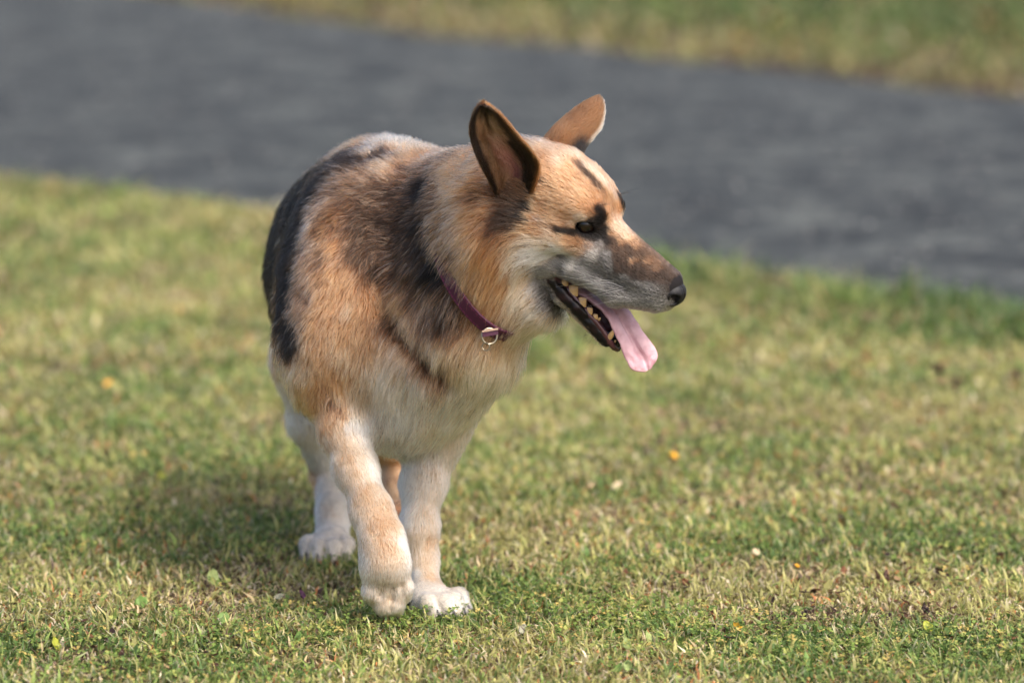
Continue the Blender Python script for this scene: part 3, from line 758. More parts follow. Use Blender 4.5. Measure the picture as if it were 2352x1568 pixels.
# --- ears: cupped sheets with a real thickness, sewn into the same mesh
def ear(rows, tipp, cup, concave_front, nu=17, nv=31, thick=0.0045):
    """rows: (left px, left py, left z, right px, right py, right z, bulge) from base to tip; z in cm behind the eye plane."""
    rows = np.array(rows, float)
    t = np.linspace(0, len(rows) - 1, nv)
    def samp(c):
        i = np.clip(t.astype(int), 0, len(rows) - 2); f = t - i
        p0 = rows[np.clip(i - 1, 0, len(rows) - 1), c]; p1 = rows[i, c]; p2 = rows[i + 1, c]; p3 = rows[np.clip(i + 2, 0, len(rows) - 1), c]
        return 0.5 * (2 * p1 + (p2 - p0) * f + (2 * p0 - 5 * p1 + 4 * p2 - p3) * f * f + (3 * p1 - p0 - 3 * p2 + p3) * f ** 3)
    c = [samp(i) for i in range(7)]
    Lp = np.array([at(c[0][i], c[1][i], HO[1] + 0.01 * c[2][i]) for i in range(nv)])
    Rp = np.array([at(c[3][i], c[4][i], HO[1] + 0.01 * c[5][i]) for i in range(nv)])
    G = np.zeros((nv, nu, 3))
    for j in range(nu):
        u = j / (nu - 1); b = 1 - (2 * u - 1) ** 2
        G[:, j] = Lp * (1 - u) + Rp * u + FWD * (np.array(c[6]) * 0.01 * b)[:, None]
    n = np.cross(np.gradient(G, axis=1), np.gradient(G, axis=0)); n = unit(n)
    if (n[nv // 2, nu // 2] @ FWD) > 0: n = -n                 # n faces the camera
    th = thick * np.ones((nv, nu)); th[:, 0] = th[:, -1] = 0.0012; th[-1] = 0.0012; th[-2] *= 0.6
    A = G + n * th[..., None] * 0.5; B = G - n * th[..., None] * 0.5
    V = np.concatenate([A.reshape(-1, 3), B.reshape(-1, 3)])
    N = np.concatenate([n.reshape(-1, 3), -n.reshape(-1, 3)])
    q = []
    I = lambda i, j, s: s * nv * nu + i * nu + j
    for i in range(nv - 1):
        for j in range(nu - 1):
            q.append((I(i, j, 0), I(i, j + 1, 0), I(i + 1, j + 1, 0), I(i + 1, j, 0)))
            q.append((I(i, j, 1), I(i + 1, j, 1), I(i + 1, j + 1, 1), I(i, j + 1, 1)))
        q.append((I(i, 0, 0), I(i + 1, 0, 0), I(i + 1, 0, 1), I(i, 0, 1)))
        q.append((I(i, nu - 1, 0), I(i, nu - 1, 1), I(i + 1, nu - 1, 1), I(i + 1, nu - 1, 0)))
    for j in range(nu - 1):
        q.append((I(nv - 1, j, 0), I(nv - 1, j + 1, 0), I(nv - 1, j + 1, 1), I(nv - 1, j, 1)))
    q = np.array(q)
    f0 = q[(nv // 2) * 4]
    fn = np.cross(V[f0[1]] - V[f0[0]], V[f0[2]] - V[f0[0]])
    if fn @ N[f0[0]] < 0: q = q[:, ::-1]
    uu, vv = np.meshgrid(np.linspace(0, 1, nu), np.linspace(0, 1, nv))
    uv = np.concatenate([np.stack([uu.ravel(), vv.ravel(), np.zeros(nu * nv)], 1), np.stack([uu.ravel(), vv.ravel(), np.ones(nu * nv)], 1)])
    grow = np.gradient(G, axis=0); grow = unit(np.concatenate([grow.reshape(-1, 3)] * 2))
    return V, q, N, uv, grow

earR = ear([(1160, 490, 1.0, 1200, 495, 0.5, 0.5), (1140, 452, -1.2, 1216, 462, -1.6, 1.8), (1120, 412, -3.6, 1232, 420, -4.0, 3.2), (1104, 380, -4.8, 1240, 380, -4.9, 3.4), (1090, 350, -5.4, 1224, 348, -5.5, 3.0),
            (1081, 320, -5.9, 1198, 318, -6.0, 2.4), (1079, 292, -6.4, 1176, 291, -6.5, 1.8), (1085, 265, -6.9, 1151, 262, -6.9, 1.2), (1096, 247, -7.1, 1128, 245, -7.2, 0.6), (1105, 240, -7.3, 1113, 239, -7.3, 0.1)], 0, 1, True)
earL = ear([(1235, 335, 5.2, 1330, 385, 4.0, -1.2), (1262, 300, 6.0, 1342, 345, 5.4, -1.6), (1288, 275, 6.8, 1362, 318, 6.4, -1.5), (1312, 255, 7.4, 1380, 292, 7.2, -1.2),
            (1334, 239, 7.9, 1387, 266, 7.8, -0.9), (1352, 229, 8.3, 1387, 242, 8.2, -0.5), (1364, 225, 8.5, 1381, 230, 8.5, -0.2), (1372, 224, 8.6, 1376, 225, 8.6, 0.0)], 0, 1, False)

Vall = np.concatenate([Vb, earR[0], earL[0]])
Nall = np.concatenate([Nb, earR[2], earL[2]])
Qall = np.concatenate([Qb, earR[1] + len(Vb), earL[1] + len(Vb) + len(earR[0])])
EAR0, EAR1 = len(Vb), len(Vb) + len(earR[0])
# ------------------------------------------------------------------ coat: direction, length and colour over the body
def prim_blend(V):
    acc = np.zeros((len(V), 3)); fl = np.zeros(len(V)); ws = np.zeros(len(V)); lipd = np.full(len(V), 1.0); best = np.full(len(V), 1.0)
    for q in S.pr:
        m = ((V - q['bc']) ** 2).sum(1) < (q['br'] + 0.06) ** 2
        if not m.any(): continue
        d = S.d1(q, V[m])
        wt = np.exp(-np.maximum(d, 0) / (0.012 if q['g'] not in ('head', 'jaw') else 0.005))
        acc[m] += wt[:, None] * q['comb']; fl[m] += wt * q['fur']; ws[m] += wt
        if q['tag'] == 'lip': lipd[m] = np.minimum(lipd[m], d)
        else: best[m] = np.minimum(best[m], d)
    ws = np.maximum(ws, 1e-6)
    return acc / ws[:, None], fl / ws, lipd - best
comb, flen, lipd = prim_blend(Vb)
hl = ((Vb - HO) @ HAX.T) / HS                                   # head-local coordinates of every skin point
nl = Nb @ HAX.T
jaw_line = lambda f: np.interp(f, [-6, -2.6, 2.6, 7.0, 9], [-6.6, -7.8, -9.9, -12.6, -13.4])
lipw = lambda f: np.interp(f, [-4, 0, 4, 8, 11], [3.9, 3.3, 2.6, 1.9, 0.8])
inhead = (hl[:, 0] > -4.5) & (hl[:, 0] < 12.5) & (np.abs(hl[:, 1]) < 5) & (hl[:, 2] < -3.5) & (hl[:, 2] > -15)
mouth_top = inhead & (nl[:, 2] < -0.55) & (hl[:, 2] > jaw_line(hl[:, 0]) + 0.7) & (np.abs(hl[:, 1]) < lipw(hl[:, 0]) + 0.5)
mouth_bot = inhead & (nl[:, 2] > -0.1) & (hl[:, 2] < jaw_line(hl[:, 0]) + 0.9) & (hl[:, 2] > jaw_line(hl[:, 0]) - 2.2) & (np.abs(hl[:, 1]) < np.interp(hl[:, 0], [-4, 2.6, 7, 8], [3.6, 2.6, 1.2, 0.8]))
throat_in = inhead & (hl[:, 0] < 1.0) & (hl[:, 0] > -3.2) & (hl[:, 2] > jaw_line(hl[:, 0]) - 0.3) & (nl[:, 0] > 0.55) & (np.abs(hl[:, 1]) < 3.8) & (hl[:, 2] < -5.4)
lip_lo = inhead & (lipd < 0.0005)
inner = mouth_top | mouth_bot | throat_in
eye_d = np.minimum(np.linalg.norm(hl - EYES[-1], axis=1), np.linalg.norm(hl - EYES[1], axis=1))
bare = np.zeros(len(Vb)); bare[inner | lip_lo] = 1; bare[eye_d < 1.45] = 1; flen = np.where(eye_d < 3.0, np.minimum(flen, 0.0035 + 0.004 * np.clip(eye_d - 1.5, 0, 2)), flen)
nose_zone = np.linalg.norm((hl - np.array([12.4, 0, -2.7])) / np.array([1.6, 1.7, 1.5]), axis=1) < 1
bare[nose_zone] = 1

CLS = 'WCTOBKG'  # dark points along neck fold and collar groove also paint in their shade
ROOT = np.array([srgb(216, 203, 184), srgb(188, 152, 118), srgb(136, 90, 56), srgb(130, 78, 42), srgb(62, 44, 32), srgb(20, 17, 15), srgb(52, 49, 47)])
TIP = np.array([srgb(240, 232, 220), srgb(225, 199, 170), srgb(202, 150, 108), srgb(184, 120, 72), srgb(50, 38, 30), srgb(13, 11, 10), srgb(168, 164, 158)])
CTRL = '''
1244,335 CT;1244,363 T;1289,372 CT;1300,335 CT;1270,345 CT;1250,395 T;1290,420 T;1230,450 T;1310,395 T;1330,440 T;1340,470 T;1365,460 T;1375,365 CT;1330,360 CT;1337,388 B;1346,397 BK;1354,405 BK;1363,414 BK;1372,424 B;1380,434 B;1388,445 TB;1353,390 CT;1366,400 CT;1380,416 CT;1392,432 CT;1405,440 CT;1325,392 T;1340,408 T;1352,422 T;1366,438 T;1378,452 T;1418,460 CT;1400,470 T;1425,490 T;1432,520 TC;1440,545 TC
1253,473 TTB;1289,491 T;1245,509 TBG;1289,509 T;1265,490 TTB;1310,500 T;1337,502 C;1318,514 TC;1350,478 T;1300,450 T;1360,472 T
1374,481 K;1382,488 K;1366,486 KT;1388,497 K;1377,500 K;1384,512 K;1392,526 K;1392,540 K;1398,556 K;1385,545 K;1372,545 K;1360,512 K;1326,529 K;1314,533 K;1300,534 K;1286,532 K;1340,540 K;1356,544 K
1399,509 CT;1396,490 T;1408,537 TB;1418,528 TC;1410,515 TC;1404,555 BK;1300,546 T;1270,540 CT;1240,535 T;1330,556 TB;1317,557 TTB;1353,564 TBG;1381,560 BG;1326,579 TBC;1289,558 TC;1253,562 C;1216,557 K;1205,557 C;1227,557 C;1216,549 C;1216,566 C;1213,574 W;1232,575 W;1200,558 C;1200,545 CT;1180,565 CT;1280,573 W;1240,592 W;1290,588 WG;1180,600 C;1260,585 W;1210,600 WC
1363,583 GKW;1390,601 GKK;1308,592 GW;1253,601 WGC;1253,619 G;1418,564 B;1418,592 BK;1445,573 BBK;1454,592 BK;1463,610 BK;1491,601 BBT;1475,590 B;1436,619 KKB;1509,619 BBKT;1470,612 BK;1445,600 BK;1480,640 KB;1430,575 B;1465,598 BBKT;1490,615 B;1505,630 KB;1450,618 KB;1425,608 BK;1405,620 KG;1399,592 GK;1418,620 BK;1454,602 BT;1463,629 KKB;1436,647 KG;1473,657 KG;1418,650 KG;1440,668 KG;1454,684 G;1491,684 G;1381,657 G;1344,629 G;1372,629 KG;1400,640 KG;1308,611 GW;1271,611 G;1244,620 G;1325,640 GK;1290,626 GK;1405,675 GK;1430,695 G;1475,700 G;1505,705 G;1500,638 KB;1490,655 KG;1500,670 KG;1485,625 KB;1520,630 BK;1457,562 TB;1430,560 BT;1345,605 G;1330,615 G
1244,666 KG;1235,650 G;1253,693 GK;1280,706 GK;1317,739 GC;1344,766 GK;1295,722 GW;1210,665 C;1215,690 C;1225,715 CW;1240,740 C;1200,640 C;1185,660 C
1190,620 C;1150,610 TO;1123,562 TOB;1146,590 TO;1101,607 T;1110,640 T;1150,680 T;1078,653 T;1123,699 TO;1169,722 CT;1190,740 CT;1270,738 C;1250,752 C;1180,755 CT;1105,680 T;1140,725 T;1165,640 T;1165,690 TC;1078,507 T;1070,600 T;1055,562 TB;1140,640 T
1205,500 K;1216,478 K;1196,520 KB;1180,515 KB;1172,470 B;1178,490 KB;1225,445 KB;1232,410 KB;1150,515 B;1165,535 TB;1185,540 T;1110,450 OB;1118,490 TO;1120,520 TOB;1090,420 T;1060,385 T;1050,440 T;1030,360 CT;1005,365 CT;1135,545 TO;1095,540 T;1220,500 T;1235,480 T;1215,530 T
1009,424 TB;1032,401 T;986,438 K;1000,385 BT;1013,479 TB;1032,516 TTB;977,516 KKB;985,560 KKB;1000,600 KKB;963,470 BKKT;940,584 BKKKT;895,571 BKKT;922,630 BBKT;963,617 BKKT;1009,630 K;963,676 BBKT;1009,699 BBKT;931,690 T;1032,722 B;986,722 BBKT;954,722 T;1009,781 CT;1046,745 BT;1068,790 CT;1032,822 CT;1100,836 C;1146,859 C;1183,827 W;1205,800 W;1165,800 CT;1110,800 CT;1015,540 TB;975,640 BKKKT;1000,665 BT
844,324 CT;895,333 C;803,349 T;803,369 B;830,374 KB;872,369 KB;766,388 KB;743,397 KB;725,438 K;702,438 K;712,460 K;698,490 K;690,520 K;684,560 K;780,424 TB;830,406 TB;895,392 TC;940,352 CT;963,369 T;803,470 BBO;742,470 TTCB;872,447 BBKT;917,447 BKKT;830,507 BKKT;895,516 BKKKT;860,530 BKKT;940,520 BKKKT;985,350 CT;930,400 TB;860,480 BKKT;845,560 BBKT
643,562 K;629,653 K;666,745 K;645,530 K;640,620 K;650,700 K;668,600 K;660,650 K;690,470 K;675,520 K;665,470 K;672,560 K;664,690 K;676,770 K;625,600 K;635,720 K;680,500 K;655,600 K;672,640 K;668,790 K
705,543 TTCB;722,507 TTCB;722,585 TTCB;698,653 TTB;712,676 TB;728,550 TTCB;708,610 TTB;697,710 TTB;735,600 TB;740,530 BO;750,470 TB
780,493 OB;766,562 TO;794,630 T;771,676 T;803,699 TC;734,745 T;702,790 CT;780,813 TC;849,768 T;895,745 BBKT;867,607 BKKT;840,640 TTB;830,590 BBKT;740,690 T;790,740 T;830,700 T;870,690 T;755,620 TO;700,850 CT;720,800 T;850,840 CT;895,859 C;963,873 WC;913,726 BKKT;935,760 TBK;954,790 TBK;975,815 TBK;990,830 TBK;1015,858 TB;968,836 BT;900,790 TC;930,820 CT;880,715 BT;757,919 TB;734,945 T;780,945 TTB;740,890 T;700,890 T;720,920 TO;800,900 TC;830,930 C;895,928 WC;986,928 WC;930,950 W;1040,915 WC;1032,951 CW;1123,905 C;1060,880 WC;1020,900 CTB;949,919 WC;872,996 CW;949,996 CW;1007,957 CT;900,1015 CW;1070,940 C;770,870 T;830,880 CT;880,890 C;1080,860 C
612,740 T;620,780 T;640,835 T;650,875 C;685,830 CT;660,840 CT
735,965 T;775,962 TC;815,968 W;842,975 W;750,1015 CT;785,1015 CCCT;820,1015 CW;846,1020 W;765,1050 CCCT;795,1055 CCCT;830,1060 CW;852,1060 W;785,1085 CCCT;815,1090 CCCT;845,1095 CW;860,1095 W;800,1125 CCCT;830,1130 CCCT;862,1130 CCW;815,1170 CCCT;848,1170 CCCT;888,1170 CCCT;826,1210 CCCT;862,1210 CT;905,1208 CCCT;838,1245 CCCT;878,1245 CT;895,1258 CT;926,1245 W;838,1290 CW;868,1285 CCCT;910,1285 C;936,1290 CW;845,1325 CW;880,1330 CW;920,1325 CW;875,1365 CW;895,1370 C;918,1360 CW;899,1392 CW
935,1045 W;985,1035 CW;1040,1000 C;940,1090 W;975,1090 CW;1012,1080 C;938,1140 W;970,1140 CW;1005,1135 C;935,1190 W;965,1190 CW;998,1190 C;945,1230 C;970,1230 CCCT;993,1232 CT;955,1280 C;985,1280 CCCT;955,1320 W;990,1320 C;960,1350 W;1005,1355 W;1000,1385 W;1045,1390 W;960,1390 W;1060,1400 W;1020,1400 W
672,957 W;699,996 CW;737,1054 W;703,1054 OB;724,1110 OT;757,1111 W;776,1150 W;749,1169 WC;764,1207 W;737,1227 W;770,1240 W;740,1258 W;660,920 CW;650,900 C
887,1077 TC;911,1092 TC;895,1130 CCT;914,1054 T;895,1040 T
'''
BVH = BVHTree.FromPolygons([tuple(v) for v in Vb[:]], [tuple(q) for q in Qb.tolist()])
cp, cw = [], []
for it in CTRL.replace('\n', ';').split(';'):
    if not it.strip(): continue
    xy, cl = it.split(); px, py = map(float, xy.split(','))
    d = RIGHT * ((px - 1176) / FPX) + UPV * ((784 - py) / FPX) + FWD
    h = BVH.ray_cast(Vector(CAM), Vector(unit(d)))
    if h[0] is None:
        h = BVH.find_nearest(Vector(CAM + unit(d) * 4.95))
    wv = np.zeros(7)
    for ch in cl: wv[CLS.index(ch)] += 1.0 / len(cl)
    cp.append(np.array(h[0])); cw.append(wv)
# what the camera does not see: the far flank, rump and head side repeat the near side
mid = at(866, 640, 0.14)
for p_, w_ in list(zip(cp, cw)):
    s_ = (p_ - mid) @ SIDE; b_ = (p_ - mid) @ BACK; hq = HAX @ (p_ - HO) / HS
    if hq[0] > -8.5 and abs(hq[1]) < 8 and -15 < hq[2] < 8:
        if hq[1] < -1.2: cp.append(H(hq[0], -hq[1], hq[2])); cw.append(w_)
    elif b_ > 0.02 and s_ < -0.05:
        cp.append(p_ - 2 * s_ * SIDE); cw.append(w_)
for p_, c_ in ((at(775, 600, 0.72), 'K'), (at(765, 800, 0.74), 'B'), (at(700, 700, 0.60), 'T'), (at(900, 700, 0.62), 'T')):
    wv = np.zeros(7); wv[CLS.index(c_)] = 1; cp.append(p_); cw.append(wv)
cp = np.array(cp); cw = np.array(cw)

def coat_weights(P, head):
    amp = np.where(head, 0.0022, 0.011)[:, None]; 
    wob = np.stack([fbm(P, 0.022, 40 + i) for i in range(3)], 1) - 0.5
    Q = P + wob * 1.6 * amp
    out = np.zeros((len(P), 7))
    for i in range(0, len(P), 20000):
        d2 = ((Q[i:i + 20000, None, :] - cp[None]) ** 2).sum(2) + 4e-6
        wt = 1.0 / d2 ** np.where(head[i:i + 20000], 1.9, 1.55)[:, None]
        out[i:i + 20000] = wt @ cw / wt.sum(1, keepdims=True)
    return out

head_v = (hl[:, 0] > -9) & (np.linalg.norm(hl, axis=1) < 20)
wsk = coat_weights(Vb, head_v)
skin = wsk @ ((ROOT + TIP) * 0.5) * 0.55
dark = srgb(24, 21, 22); gum = srgb(96, 58, 60); flesh = srgb(60, 38, 42)
nz = fbm(Vb, 0.012, 5)[:, None]
skin[inner] = (gum * nz + flesh * (1 - nz))[inner] * 0.8
skin[lip_lo] = (dark * 0.7 + gum * 0.22 * np.clip(nz * 2 - 0.95, 0, 1))[lip_lo]
skin[eye_d < 1.5] = dark * 0.6
skin[nose_zone] = dark

def ear_color(uv, near):
    u, v, s = uv[:, 0], uv[:, 1], uv[:, 2]
    n1 = vnoise(np.stack([u * 3, v * 2, s], 1), 0.35, 3); c = np.zeros((len(u), 3))
    K, Bn, Tn, Gy = srgb(26, 23, 23), srgb(88, 62, 44), srgb(176, 124, 80), srgb(158, 132, 110)
    pink, pur = srgb(170, 122, 112), srgb(96, 58, 68)
    if near:
        edge = np.minimum(u, 1 - u)
        inner_c = Gy * (1 - n1[:, None]) * 1.0 + Bn * n1[:, None] * 0.9
        m = np.clip(1 - np.abs(v - 0.42) / 0.22, 0, 1)[:, None] * np.clip(1 - np.abs(u - 0.55) / 0.3, 0, 1)[:, None]
        inner_c = inner_c * (1 - m) + pink * m
        ch = (np.clip(1 - np.abs(u - 0.62) / 0.16, 0, 1) * np.clip(1 - np.abs(v - 0.26) / 0.2, 0, 1))[:, None]
        inner_c = inner_c * (1 - ch) + pur * ch
        rim = np.clip((0.15 - edge + 0.09 * (u > 0.5) + 0.10 * (u > 0.5) * (v < 0.55)) / 0.08, 0, 1)
        rim = np.maximum(rim, np.clip((v - 0.66 + 0.12 * (n1 - 0.5)) / 0.16, 0, 1))
        rim = np.where(v < 0.12, rim * v / 0.12, rim)
        f = inner_c * (1 - rim[:, None]) + (K * 0.8 + Bn * 0.1) * rim[:, None]
        thin = np.clip((0.05 - edge) / 0.05, 0, 1)[:, None] * ((v < 0.85) & (u > 0.5))[:, None]
        f = f * (1 - thin) + Tn * 0.4 * thin
        back = Tn * 0.6 * (1 - n1[:, None] * 0.5) * np.where(u < 0.12, 0.35, 1.0)[:, None]
        c = np.where(s[:, None] < 0.5, f, back)
    else:
        tipd = np.clip((v - 0.55) / 0.4, 0, 1)[:, None] * 0.75
        b = (Tn * 0.30 * (1 - 0.5 * n1[:, None]) + Bn * 0.5 * n1[:, None]) * (1 - tipd) + (Bn * 0.8) * tipd
        fr = np.clip((u - 0.9) / 0.08, 0, 1)[:, None] * (v < 0.75)[:, None]
        b = b * (1 - fr) + srgb(200, 185, 168) * fr
        bl = (np.clip((u - 0.55) / 0.2, 0, 1) * np.clip((0.28 - v) / 0.1, 0, 1))[:, None]
        b = b * (1 - bl) + K * bl
        c = np.where(s[:, None] < 0.5, b, K + Bn * 0.3)
    return c
ecR, ecL = ear_color(earR[3], True), ear_color(earL[3], False)
skin_all = np.concatenate([skin, ecR, ecL])
flen_all = np.concatenate([flen, np.where(earR[3][:, 2] < 0.5, np.where((earR[3][:, 0] < 0.4) & (earR[3][:, 1] < 0.62), 0.017, 0.008), 0.009), np.full(len(ecL), 0.008)])
comb_all = np.concatenate([comb, earR[4], earL[4]])
bare_all = np.concatenate([bare, np.where((earR[3][:, 2] < 0.5) & (np.abs(earR[3][:, 0] - 0.55) < 0.28) & (earR[3][:, 1] < 0.62) & (earR[3][:, 1] > 0.1), 0.72, 0.0), np.zeros(len(ecL))])
# where the collar lies the coat is parted and short
def surf(px, py):
    h = BVH.ray_cast(Vector(CAM), Vector(unit(RIGHT * ((px - 1176) / FPX) + UPV * ((784 - py) / FPX) + FWD)))
    return np.array(h[0])
k1, k2, k3 = surf(1002, 392), surf(1006, 560), surf(1118, 742)
COLLAR_N = unit(np.cross(k2 - k1, k3 - k1))
if COLLAR_N @ (HO - k2) < 0: COLLAR_N = -COLLAR_N              # points towards the head
_nc = (at(1080, 560, -0.08))
COLLAR_C = _nc - COLLAR_N * ((_nc - k2) @ COLLAR_N)
cd = (Vb - k2) @ COLLAR_N
ring_zone = np.linalg.norm(Vb - COLLAR_C, axis=1) < 0.19

dog = bpy.data.objects.new('dog', None); COL.objects.link(dog)
dog.location = (0, 0, 0)
tag(dog, 'tan and black german shepherd dog walking on the grass, tongue hanging out', 'dog')
lipn = np.zeros(len(Vall)); lipn[:len(Vb)][lip_lo | inner] = 1
Vall = Vall + Nall * (lipn * 0.0022 * (fbm(Vall, 0.007, 71, 2) - 0.5) * 2)[:, None]
body_me = new_mesh('body', Vall, Qall.ravel(), np.full(len(Qall), 4))
add_color(body_me, 'skin_color', skin_all)
rough_at = body_me.attributes.new('wet', 'FLOAT', 'POINT')
wet = np.zeros(len(Vall)); wet[:len(Vb)][inner | lip_lo | (eye_d < 1.28)] = 1
rough_at.data.foreach_set('value', wet.astype(np.float32))
m_skin = mat_attr('dog_skin', 'skin_color', 0.8, 0.2)
t = m_skin.node_tree; aw = t.nodes.new('ShaderNodeAttribute'); aw.attribute_name = 'wet'
mr = t.nodes.new('ShaderNodeMapRange'); mr.inputs[3].default_value = 0.85; mr.inputs[4].default_value = 0.28
t.links.new(aw.outputs['Fac'], mr.inputs[0]); t.links.new(mr.outputs[0], t.nodes['Principled BSDF'].inputs['Roughness'])
body = link('body', body_me, dog, m_skin)

# ------------------------------------------------------------------ fur strands
def sample_roots(density_v, seed):
    r = np.random.default_rng(seed)
    T = np.concatenate([Qall[:, [0, 1, 2]], Qall[:, [0, 2, 3]]])
    P0, P1, P2 = Vall[T[:, 0]], Vall[T[:, 1]], Vall[T[:, 2]]
    ar = np.linalg.norm(np.cross(P1 - P0, P2 - P0), axis=1) * 0.5
    ex = ar * density_v[T].mean(1)
    n = np.floor(ex + r.random(len(ex))).astype(int)
    ti = np.repeat(np.arange(len(T)), n)
    a, b = r.random(len(ti)), r.random(len(ti))
    fl = a + b > 1; a[fl] = 1 - a[fl]; b[fl] = 1 - b[fl]
    bc = np.stack([1 - a - b, a, b], 1)
    return T[ti], bc

def interp(A, T, bc):
    v = A[T]
    return (v * bc[..., None]).sum(1) if v.ndim == 3 else (v * bc).sum(1)

def build_fur():
    dens = np.interp(flen_all, [0.004, 0.008, 0.014, 0.025, 0.045], [900e3, 700e3, 420e3, 270e3, 210e3]) * (1 - bare_all)
    toward = -(Nall @ FWD)
    dens = dens * np.where(toward < -0.35, 0.5, 1.0)
    dens[:len(Vb)][inner | lip_lo] = 0
    T, bc = sample_roots(dens, 3)
    P = interp(Vall, T, bc); N = unit(interp(Nall, T, bc)); L = interp(flen_all, T, bc); Cb = interp(comb_all, T, bc)
    is_ear = T[:, 0] >= len(Vb)
    n = len(P); r = np.random.default_rng(5)
    hq = ((P - HO) @ HAX.T) / HS
    head = (hq[:, 0] > -9) & (np.linalg.norm(hq, axis=1) < 20)
    # direction
    swirl = np.stack([fbm(P, 0.05, 60 + i) for i in range(3)], 1) - 0.5
    fine = np.stack([vnoise(P, 0.012, 80 + i) for i in range(3)], 1) - 0.5
    D = Cb + swirl * np.where(head, 0.5, 0.8)[:, None] + fine * np.where(head, 0.35, 0.6)[:, None] + r.normal(0, 0.10, (n, 3))
    Tn = D - N * (D * N).sum(1, keepdims=True); Tn = unit(Tn)
    L = L * np.where(head, 0.9, np.where(L > 0.018, 0.86, 1.0)) * np.clip(r.normal(1, 0.16, n), 0.5, 1.5) * (0.8 + 0.4 * vnoise(P, 0.02, 9))
    cdist = (P - k2) @ COLLAR_N; nearc = np.linalg.norm(P - COLLAR_C, axis=1) < 0.20
    sa, sb = surf(1030, 620), surf(1122, 748); ab = sb - sa
    tt = np.clip(((P - sa) @ ab) / (ab @ ab), 0, 1); low = np.clip(1.3 - np.linalg.norm(P - (sa + tt[:, None] * ab), axis=1) / 0.035, 0, 1)   # where the strap shows
    reach = np.where(cdist > 0.008, np.maximum(cdist - 0.008, 0.004) * 1.15, 0.006)
    lim = np.where((np.abs(cdist) < 0.012), 0.007 + 0.02 * (1 - low), np.where(cdist > 0, reach + 0.05 * (1 - low), 1.0))
    L = np.where(nearc, np.minimum(L, lim), L)
    lift = np.where(head, 0.34, np.where(L > 0.02, 0.72, 0.55)) + r.normal(0, 0.09, n) + 0.25 * (vnoise(P, 0.016, 13) - 0.5)
    lift = np.where(is_ear, 0.28, lift)
    # clumps
    cs = np.clip(L * 0.27, 0.0035, 0.009)
    lev = np.array([0.0035, 0.006, 0.009]); ci = np.argmin(np.abs(cs[:, None] - lev), 1)
    cc = np.zeros_like(P)
    for k in range(3):
        m = ci == k
        if m.any(): cc[m] = clump_center(P[m], lev[k], 100 + k)
    off = cc - P; off -= N * (off * N).sum(1, keepdims=True)
    off = np.clip(off, -0.012, 0.012)
    st = np.where(head, 0.42, np.where(L < 0.013, 0.38, 0.95)) * (0.5 + r.random(n) * 0.6)
    K = 6; s = np.linspace(0, 1, K)
    pts = np.zeros((n, K, 3), np.float32)
    grav = np.where(L > 0.025, 0.16, 0.04)
    for i in range(K):
        x = s[i]
        a = x * (1 - 0.06 * x); b = lift * (x - 0.52 * x * x) * 1.15
        q = P + Tn * (L * a)[:, None] + N * (L * b)[:, None] + off * (st * x ** 1.4)[:, None]
        q[:, 2] -= L * grav * x * x
        pts[:, i] = q
    pts += (r.normal(0, 1, (n, K, 3)) * (L * 0.014)[:, None, None] * s[None, :, None]).astype(np.float32)
    pts[..., 2] = np.maximum(pts[..., 2], 0.004)
    # colour
    wc = coat_weights(P, head)
    ch = np.stack([hash3(*[np.floor(cc[:, j] * 4000).astype(np.int64) for j in range(3)], 7)], 1)[:, 0]
    pick = np.clip(np.where(r.random(n) < 0.45, ch, r.random(n)), 0, 0.9999)
    w2 = wc ** 1.6; w2 /= w2.sum(1, keepdims=True)
    perm = np.array([5, 4, 6, 3, 2, 1, 0]); cum = np.cumsum(w2[:, perm], 1)
    cl = perm[(pick[:, None] > cum).sum(1).clip(0, 6)]
    mixed = w2 @ ROOT; mixt = w2 @ TIP
    mf = np.where(head & (hq[:, 0] > -2), 0.72, np.where(head, 0.5, 0.30))[:, None]
    root = mf * mixed + (1 - mf) * ROOT[cl]; tip = mf * mixt + (1 - mf) * TIP[cl]
    agouti = np.clip((w2[:, 4] + w2[:, 5] - 0.06) / 0.25, 0, 1) * (~head) * (cl != 5)
    root = root * (1 - 0.72 * agouti[:, None]); tip = tip * (1 + 0.10 * agouti[:, None]) + 0.03 * agouti[:, None] * (cl == 2)[:, None]
    # sooty tips scattered through the brown and tan of back and neck
    soot = (cl == 4) | ((cl == 2) & (w2[:, 4] + w2[:, 5] > 0.15))
    band = np.where(soot & ~head & (r.random(n) < 0.3), r.random(n), 0)
    ec = np.concatenate([np.zeros((len(Vb), 3)), ecR, ecL])
    e = interp(ec, T, bc)
    root[is_ear] = e[is_ear] * 0.9; tip[is_ear] = e[is_ear] * 1.1
    val = np.clip(r.normal(1, 1, n) * np.where(head | (L < 0.013), 0.07, 0.13) + 1 - np.where(head | (L < 0.013), 0.07, 0.13), 0.6, 1.5) * (0.86 + 0.28 * fbm(P, 0.03, 23)) * (1 + np.where(head | (L < 0.013), 0.16, 0.36) * (ch - 0.5))
    colr = np.zeros((n, K, 4), np.float32); colr[..., 3] = 1
    for i in range(K):
        x = s[i]; c = root * (1 - x) + tip * x
        dk = (band * np.clip((x - 0.55) / 0.3, 0, 1) * 0.8)[:, None]
        c = c * (1 - dk) + np.array([0.018, 0.016, 0.015]) * dk
        colr[:, i, :3] = np.clip(c * val[:, None], 0.004, 0.93)
    rad0 = np.interp(L, [0.004, 0.01, 0.02, 0.045], [0.00020, 0.00024, 0.00030, 0.00036]) * r.uniform(0.75, 1.25, n)
    rad = rad0[:, None] * np.array([1.0, 1.0, 0.92, 0.75, 0.5, 0.12])[None]
    cu = bpy.data.hair_curves.new('fur')
    cu.add_curves([K] * n)
    cu.position_data.foreach_set('vector', pts.reshape(-1))
